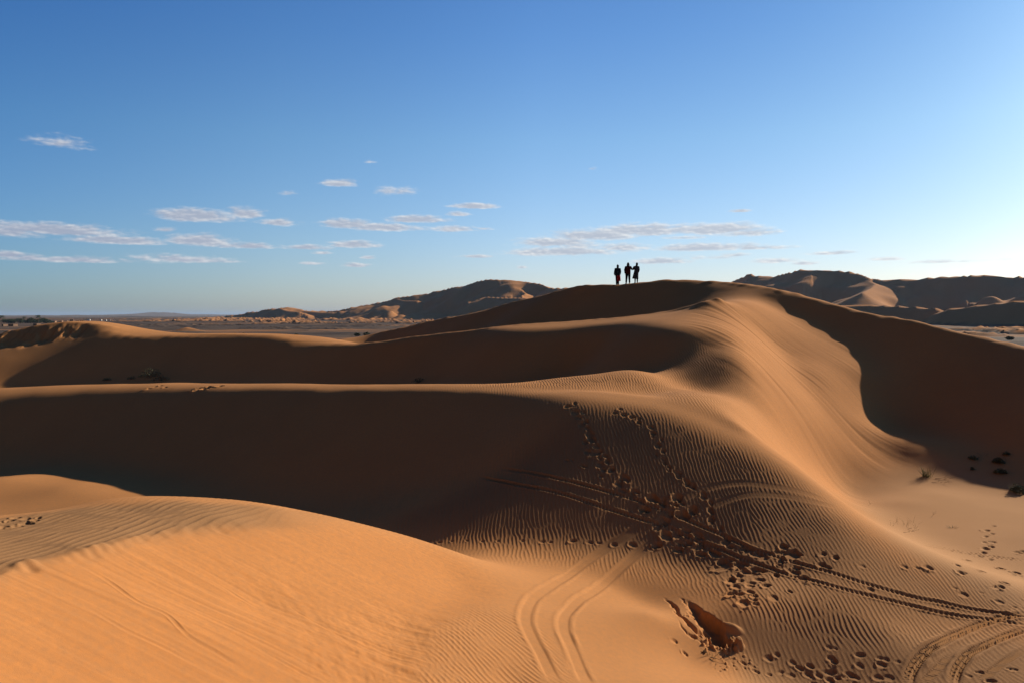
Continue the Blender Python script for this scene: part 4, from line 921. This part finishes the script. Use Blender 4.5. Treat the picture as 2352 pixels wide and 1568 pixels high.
def twig(X, Y, label, ln, ang, seed, rad=.008):
    p = hit(X, Y); r = random.Random(seed); V, Fc = [], []
    def limb(a, d, l, rd, lv):
        n0 = len(V); q = Vector(a)
        for s in range(5):
            for k in range(5):
                t = k * 1.257; o = Vector((-d.y, d.x, 0)).normalized(); u = d.cross(o).normalized()
                V.append(q + (o * math.cos(t) + u * math.sin(t)) * rd * (1 - .17 * s))
            if lv and s in (1, 2, 3): limb(q, (d + Vector((r.gauss(0, .5), r.gauss(0, .5), r.gauss(.1, .2)))).normalized(), l * .5, rd * .65, lv - 1)
            d = (d + Vector((r.gauss(0, .12), r.gauss(0, .12), r.gauss(0, .06)))).normalized(); q = q + d * (l / 4)
        for s in range(4):
            for k in range(5): Fc.append((n0 + s * 5 + k, n0 + s * 5 + (k + 1) % 5, n0 + s * 5 + 5 + (k + 1) % 5, n0 + s * 5 + 5 + k))
    limb((0, 0, .02), Vector((math.cos(ang), math.sin(ang), .12)), ln, rad, 2)
    o = link('dead_twig', mesh_of('dead_twig', V, Fc), [TWIG]); o.location = (p[0], p[1], surf(p)); tag(o, label, 'twig')
plant('grass_tuft', 2127, 1093, 'spiky green and straw grass tuft at the shadow edge of the basin', 'grass', 75, .62, .42, 3, .35, .009, base=.07)
plant('grass_tuft', 2120, 1096, 'flattened straw-coloured grass beside the spiky tuft at the shadow edge', 'grass', 30, .5, 1.2, 8, .85, .006, base=.06)
twig(2148, 1098, 'bare twig lying just right of the spiky grass tuft', .75, -.45, 4, .010); twig(2140, 1106, 'forked dead twig lying below the spiky grass tuft', .65, -.3, 6, .008)
shrub(2337, 1129, 'green shrub half in sun at the right picture edge', 420, .34, .36, 11); plant('grass_tuft', 2330, 1124, 'pale upright grass growing behind the half-sunlit shrub', 'grass', 36, .42, .5, 13, .7, .006)
shrub(2293, 1060, 'dark rounded shrub in the shaded basin, upper of a close pair', 330, .26, .22, 21); shrub(2298, 1084, 'dark rounded shrub in the shaded basin, lower of a close pair', 330, .28, .2, 22)
shrub(2311, 1041, 'small faint shrub highest in the shaded basin at right', 150, .2, .12, 23)
shrub(2236, 1052, 'dark bare-branched shrub leftmost in the shaded basin', 150, .22, .14, 24); twig(2243, 1051, 'dead branch sprawling beside the leftmost shrub in shade', .7, .2, 25, .013)
shrub(2233, 1076, 'tiny dark shrub below the bare-branched shrub in shade', 90, .11, .1, 26)
shrub(346, 866, 'large dark shrub in the shaded hollow behind the long left ridge', 700, 1.1, .85, 31); shrub(372, 872, 'low dark shrub touching the large shrub behind the left ridge', 240, .8, .35, 32)
shrub(303, 869, 'small dark shrub left of the large shrub in the shaded hollow', 130, .45, .25, 33); shrub(247, 872, 'small dark shrub furthest left in the shaded hollow', 130, .45, .25, 34)
shrub(962, 877, 'small lone dark shrub above the middle of the long ridge', 160, .5, .3, 35)
plant('grass_tuft', 2186, 1211, 'small dark sprig alone on the sunlit basin floor', 'grass', 22, .2, .8, 41, .3, .006)
for i, (X, Y) in enumerate(((2058, 1208), (2063, 1200), (2074, 1203), (2081, 1206), (2094, 1214), (2100, 1200))):
    plant('dry_stalks', X, Y, 'thin dry stalks sticking out of the basin sand by the ridge foot', 'grass', 5, .34, .25, 60 + i, 1.0, .004, 'dry stalks by the ridge foot', base=.09)
for i, (X, Y) in enumerate(((2075, 1222), (2085, 1216), (2095, 1219), (1995, 1160), (2140, 1186))):
    twig(X, Y, ('thin dead twig below the dry stalks', 'short dead twig among the dry stalks', 'dead twig right of the dry stalks', 'faint twig in the basin near the slip face toe', 'faint twig on the open sunlit basin')[i], .32, -.2 + .3 * i, 70 + i, .005)
twig(1620, 1500, 'dark dead branch poking from the sand below the dug hollow', .55, 2.5, 81, .014); twig(1632, 1510, 'gnarled dead twig at the lower lip of the hollow', .4, -.5, 82, .010)
plant('grass_tuft', 1634, 1506, 'few wiry grass stems by the dead branch under the hollow', 'grass', 16, .32, .5, 83, .8, .004)
twig(2196, 985, 'dead branch at the shadow edge high on the slip face', .6, .1, 90, .008)
# ------------------------------------------------------------------ people onto the crest
for e, (X, Y), s, rz, label in PEOPLE:
    d0 = 61.6; a, yy, zz = ray(X, Y)
    ds = np.linspace(57, 68, 400); zs = np.array([float(base_z(np.array([a * d / yy]), np.array([d]))[0]) for d in ds])
    k = int(np.argmax(zs / ds)); d = float(ds[k]) - .05; p = (a * d / yy, d)       # on the crest line itself
    e.location = (*p, surf(p) - .02); e.scale = (s, s, s); e.rotation_euler = (0, 0, rz); tag(e, label, 'person')
    print('person', d, e.location[2], proj(np.array(e.location[0]), np.array(d), np.array(e.location[2])))

# ------------------------------------------------------------------ sky, clouds, sun
W = bpy.data.worlds.new('World'); SC.world = W; W.use_nodes = True
nt = W.node_tree; N = nt.nodes; L = nt.links; bg = N['Background']
def mth(op, a, b=None, c=None, clamp=False):
    n = N.new('ShaderNodeMath'); n.operation = op; n.use_clamp = clamp
    for i, v in enumerate((a, b, c)):
        if v is None: continue
        if isinstance(v, (int, float)): n.inputs[i].default_value = v
        else: L.new(v, n.inputs[i])
    return n.outputs[0]
def rng_(v, a, b, c=0.0, d=1.0, smooth=False):
    n = N.new('ShaderNodeMapRange'); n.interpolation_type = 'SMOOTHSTEP' if smooth else 'LINEAR'
    for k, q in (('From Min', a), ('From Max', b), ('To Min', c), ('To Max', d)):
        n.inputs[k].default_value = q
    L.new(v, n.inputs['Value']); return n.outputs['Result']
def cmix(f, a, b, mode='MIX'):
    n = N.new('ShaderNodeMix'); n.data_type = 'RGBA'; n.blend_type = mode
    for k, v in ((0, f), (6, a), (7, b)):
        if isinstance(v, (int, float)): n.inputs[k].default_value = v
        elif isinstance(v, tuple): n.inputs[k].default_value = (*v, 1)
        else: L.new(v, n.inputs[k])
    return n.outputs[2]
sky = N.new('ShaderNodeTexSky'); sky.sky_type = 'NISHITA'; sky.sun_disc = False
sky.sun_elevation = EL; sky.sun_rotation = AZ; sky.altitude = 700; sky.air_density = SKY_AIR; sky.dust_density = SKY_DUST; sky.ozone_density = SKY_OZONE
tc = N.new('ShaderNodeTexCoord'); sp = N.new('ShaderNodeSeparateXYZ'); L.new(tc.outputs['Generated'], sp.inputs[0])
az = mth('MULTIPLY', mth('ARCTAN2', sp.outputs[0], sp.outputs[1]), 180 / math.pi)      # degrees right of straight ahead
el = mth('MULTIPLY', mth('ARCSINE', sp.outputs[2]), 180 / math.pi)
# a clear sky deepens upwards; the unseen part overhead and behind dimmed for darker shadows
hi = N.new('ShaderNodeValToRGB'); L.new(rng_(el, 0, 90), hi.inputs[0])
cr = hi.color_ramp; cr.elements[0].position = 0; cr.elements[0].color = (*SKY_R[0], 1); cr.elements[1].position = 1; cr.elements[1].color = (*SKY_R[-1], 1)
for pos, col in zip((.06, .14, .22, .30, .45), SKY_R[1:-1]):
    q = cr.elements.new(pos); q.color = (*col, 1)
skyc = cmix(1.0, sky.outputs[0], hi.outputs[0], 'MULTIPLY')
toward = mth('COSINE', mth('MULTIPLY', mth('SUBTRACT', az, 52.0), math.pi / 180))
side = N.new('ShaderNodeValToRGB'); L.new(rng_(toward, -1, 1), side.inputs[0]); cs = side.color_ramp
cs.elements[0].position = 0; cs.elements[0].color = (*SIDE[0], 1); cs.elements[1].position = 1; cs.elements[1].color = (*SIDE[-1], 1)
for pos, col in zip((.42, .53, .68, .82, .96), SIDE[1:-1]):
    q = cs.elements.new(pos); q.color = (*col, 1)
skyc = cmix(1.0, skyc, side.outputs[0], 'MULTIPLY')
# small flat fair-weather clouds: (photo x, photo y, half width, half height, strength)
CL = [(143, 323, 48, 13, .42), (780, 418, 42, 8.5, .75), (848, 370, 14, 5, .4), (658, 442, 19, 6, .4), (905, 438, 45, 8, .28), (1360, 387, 9, 3, .35), (1092, 472, 62, 6.5, .85), (1055, 491, 26, 5, .5), (1700, 484, 24, 3.5, .7),
    (455, 492, 92, 14, .95), (560, 487, 50, 12, .8), (640, 508, 48, 9.5, .8), (378, 527, 20, 5, .45), (130, 523, 140, 13, .9), (20, 527, 80, 13, .7),
    (270, 549, 105, 9, .85), (460, 548, 75, 13.5, .95), (565, 563, 70, 7.5, .8), (700, 567, 65, 6, .6), (810, 559, 58, 9.5, .9), (740, 580, 22, 4, .5),
    (795, 512, 60, 11, .85), (890, 520, 90, 10, .9), (955, 502, 75, 9.5, .9), (1045, 523, 55, 9, .9), (1110, 525, 30, 3, .4), (18, 583, 28, 7, .7), (160, 594, 135, 7, .7), (415, 592, 90, 9, .65), (470, 598, 60, 4, .4),
    (818, 608, 30, 5, .6), (845, 590, 18, 5, .6), (715, 604, 26, 4, .5), (1085, 588, 40, 4, .6), (1198, 613, 14, 4, .55), (390, 527, 14, 4, .3),
    (1275, 552, 105, 13, .8), (1290, 575, 125, 11, .85), (1360, 538, 120, 13, .85), (1480, 525, 130, 15, .9), (1640, 522, 110, 14, .9), (1720, 532, 70, 10, .8), (1440, 565, 70, 10, .7), (1620, 566, 130, 9, .75), (1740, 568, 75, 5, .6), (1330, 558, 60, 16, .5),
    (1520, 598, 60, 8, .8), (1440, 570, 40, 8, .5), (1690, 585, 40, 5, .45), (1780, 597, 50, 6, .5), (1850, 604, 26, 4, .6), (1910, 580, 55, 5, .75), (2040, 593, 38, 5, .5), (2200, 599, 110, 4, .4), (1640, 590, 60, 5, .35), (1560, 545, 50, 4, .4)]
def field(de):
    """cloud thickness at a direction, or a little higher for the lit tops"""
    best = None; ee = mth('ADD', el, de)
    for X, Y, w, h, st in CL:
        a, b, c = ray(X, Y); A0 = math.degrees(math.atan2(a, b)); E0 = math.degrees(math.atan2(c, math.hypot(a, b)))
        k = math.degrees(1 / F); w_, h_ = 1.12 * w * k, 1.4 * h * k
        u = mth('MULTIPLY', mth('SUBTRACT', az, A0), 1 / w_); v = mth('MULTIPLY', mth('SUBTRACT', ee, E0 - .35 * h_), 1 / h_)
        v = mth('MULTIPLY', v, mth('ADD', 1.0, mth('MULTIPLY', mth('LESS_THAN', v, 0.0), .8)))          # flat base
        q = mth('SQRT', mth('ADD', mth('MULTIPLY', u, u), mth('MULTIPLY', v, v)))
        f = mth('MULTIPLY', mth('SUBTRACT', 1.0, q), st); best = f if best is None else mth('MAXIMUM', best, f)
    return best
f0 = field(0.0)
def puff(da, de, z):
    """billowy noise, drawn out sideways"""
    out = 0
    for sc, amp in ((.62, 1.6), (1.9, .75), (5.2, .2)):
        v = N.new('ShaderNodeCombineXYZ'); L.new(mth('ADD', az, da), v.inputs[0]); L.new(mth('MULTIPLY', mth('ADD', el, de), 3.2), v.inputs[1]); v.inputs[2].default_value = z + sc
        n = N.new('ShaderNodeTexNoise'); n.inputs['Scale'].default_value = sc; n.inputs['Detail'].default_value = 3; n.inputs['Roughness'].default_value = .5; L.new(v.outputs[0], n.inputs['Vector'])
        out = mth('ADD', out, mth('MULTIPLY', mth('SUBTRACT', n.outputs['Fac'], .5), amp))
    return out
p0, p1 = puff(0, 0, 1.7), puff(.16, .13, 1.7)
dens = mth('ADD', mth('MULTIPLY', f0, 1.55), mth('ADD', p0, .12))
alpha = mth('MULTIPLY', rng_(dens, -.03, .95, 0, 1, True), rng_(f0, -.35, .12, 0, 1, True))
lit = rng_(mth('ADD', mth('MULTIPLY', mth('SUBTRACT', p0, p1), .9), mth('SUBTRACT', .5, mth('MULTIPLY', dens, .35))), -.05, .8, 0, 1, True)
glow = rng_(az, -34, 34)
ccol = cmix(lit, cmix(glow, CLOUD[0], CLOUD[1]), cmix(glow, CLOUD[2], CLOUD[3]))
band = mth('MULTIPLY', mth('MULTIPLY', mth('GREATER_THAN', el, .3), mth('LESS_THAN', el, 16.0)), mth('LESS_THAN', mth('ABSOLUTE', az), 48.0))
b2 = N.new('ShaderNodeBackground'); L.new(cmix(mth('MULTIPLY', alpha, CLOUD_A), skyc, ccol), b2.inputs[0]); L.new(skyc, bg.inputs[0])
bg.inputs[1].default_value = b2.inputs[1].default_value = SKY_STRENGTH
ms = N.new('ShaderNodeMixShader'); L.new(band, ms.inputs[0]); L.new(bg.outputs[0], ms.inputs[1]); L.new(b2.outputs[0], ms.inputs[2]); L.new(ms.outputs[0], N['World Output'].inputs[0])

s = bpy.data.lights.new('sun', 'SUN'); s.energy = 5.0; s.angle = math.radians(.53); s.color = SUN_COL
so = bpy.data.objects.new('sun', s); COL.objects.link(so)
so.rotation_euler = Vector((math.sin(AZ) * math.cos(EL), math.cos(AZ) * math.cos(EL), math.sin(EL))).to_track_quat('Z', 'Y').to_euler(); so.location = (40, 30, 40)

# the thin dusty air that pales the far dunes
if HAZE:
    hm = bpy.data.materials.new('haze'); hm.use_nodes = True; t = hm.node_tree; t.nodes.remove(t.nodes['Principled BSDF'])
    pv = t.nodes.new('ShaderNodeVolumePrincipled'); pv.inputs['Color'].default_value = (.5, .7, 1.0, 1); pv.inputs['Density'].default_value = HAZE; pv.inputs['Anisotropy'].default_value = .2
    t.links.new(pv.outputs[0], t.nodes['Material Output'].inputs['Volume'])
    me = bpy.data.meshes.new('haze'); bm = bmesh.new(); bmesh.ops.create_cube(bm, size=1, matrix=Matrix.Translation((0, 0, 60)) @ Matrix.Diagonal((125000, 125000, 200, 1))); bm.to_mesh(me); bm.free()
    tag(link('haze', me, [hm]), kind='stuff')

cam = bpy.data.cameras.new('camera'); cam.sensor_width = 36; cam.lens = 36 * F / 2352; cam.clip_start = .05; cam.clip_end = 150000
co = bpy.data.objects.new('camera', cam); COL.objects.link(co); co.rotation_euler = (math.pi / 2 - PITCH, 0, 0); SC.camera = co
vs = SC.view_settings; vs.view_transform = 'Standard'; vs.look = 'None'; vs.gamma = 1; vs.use_curve_mapping = False; vs.exposure = EXPOSURE
SC.render.engine = 'CYCLES'; SC.cycles.max_bounces = 6; SC.cycles.diffuse_bounces = DIFFUSE; SC.cycles.volume_bounces = 0; SC.cycles.use_denoising = True
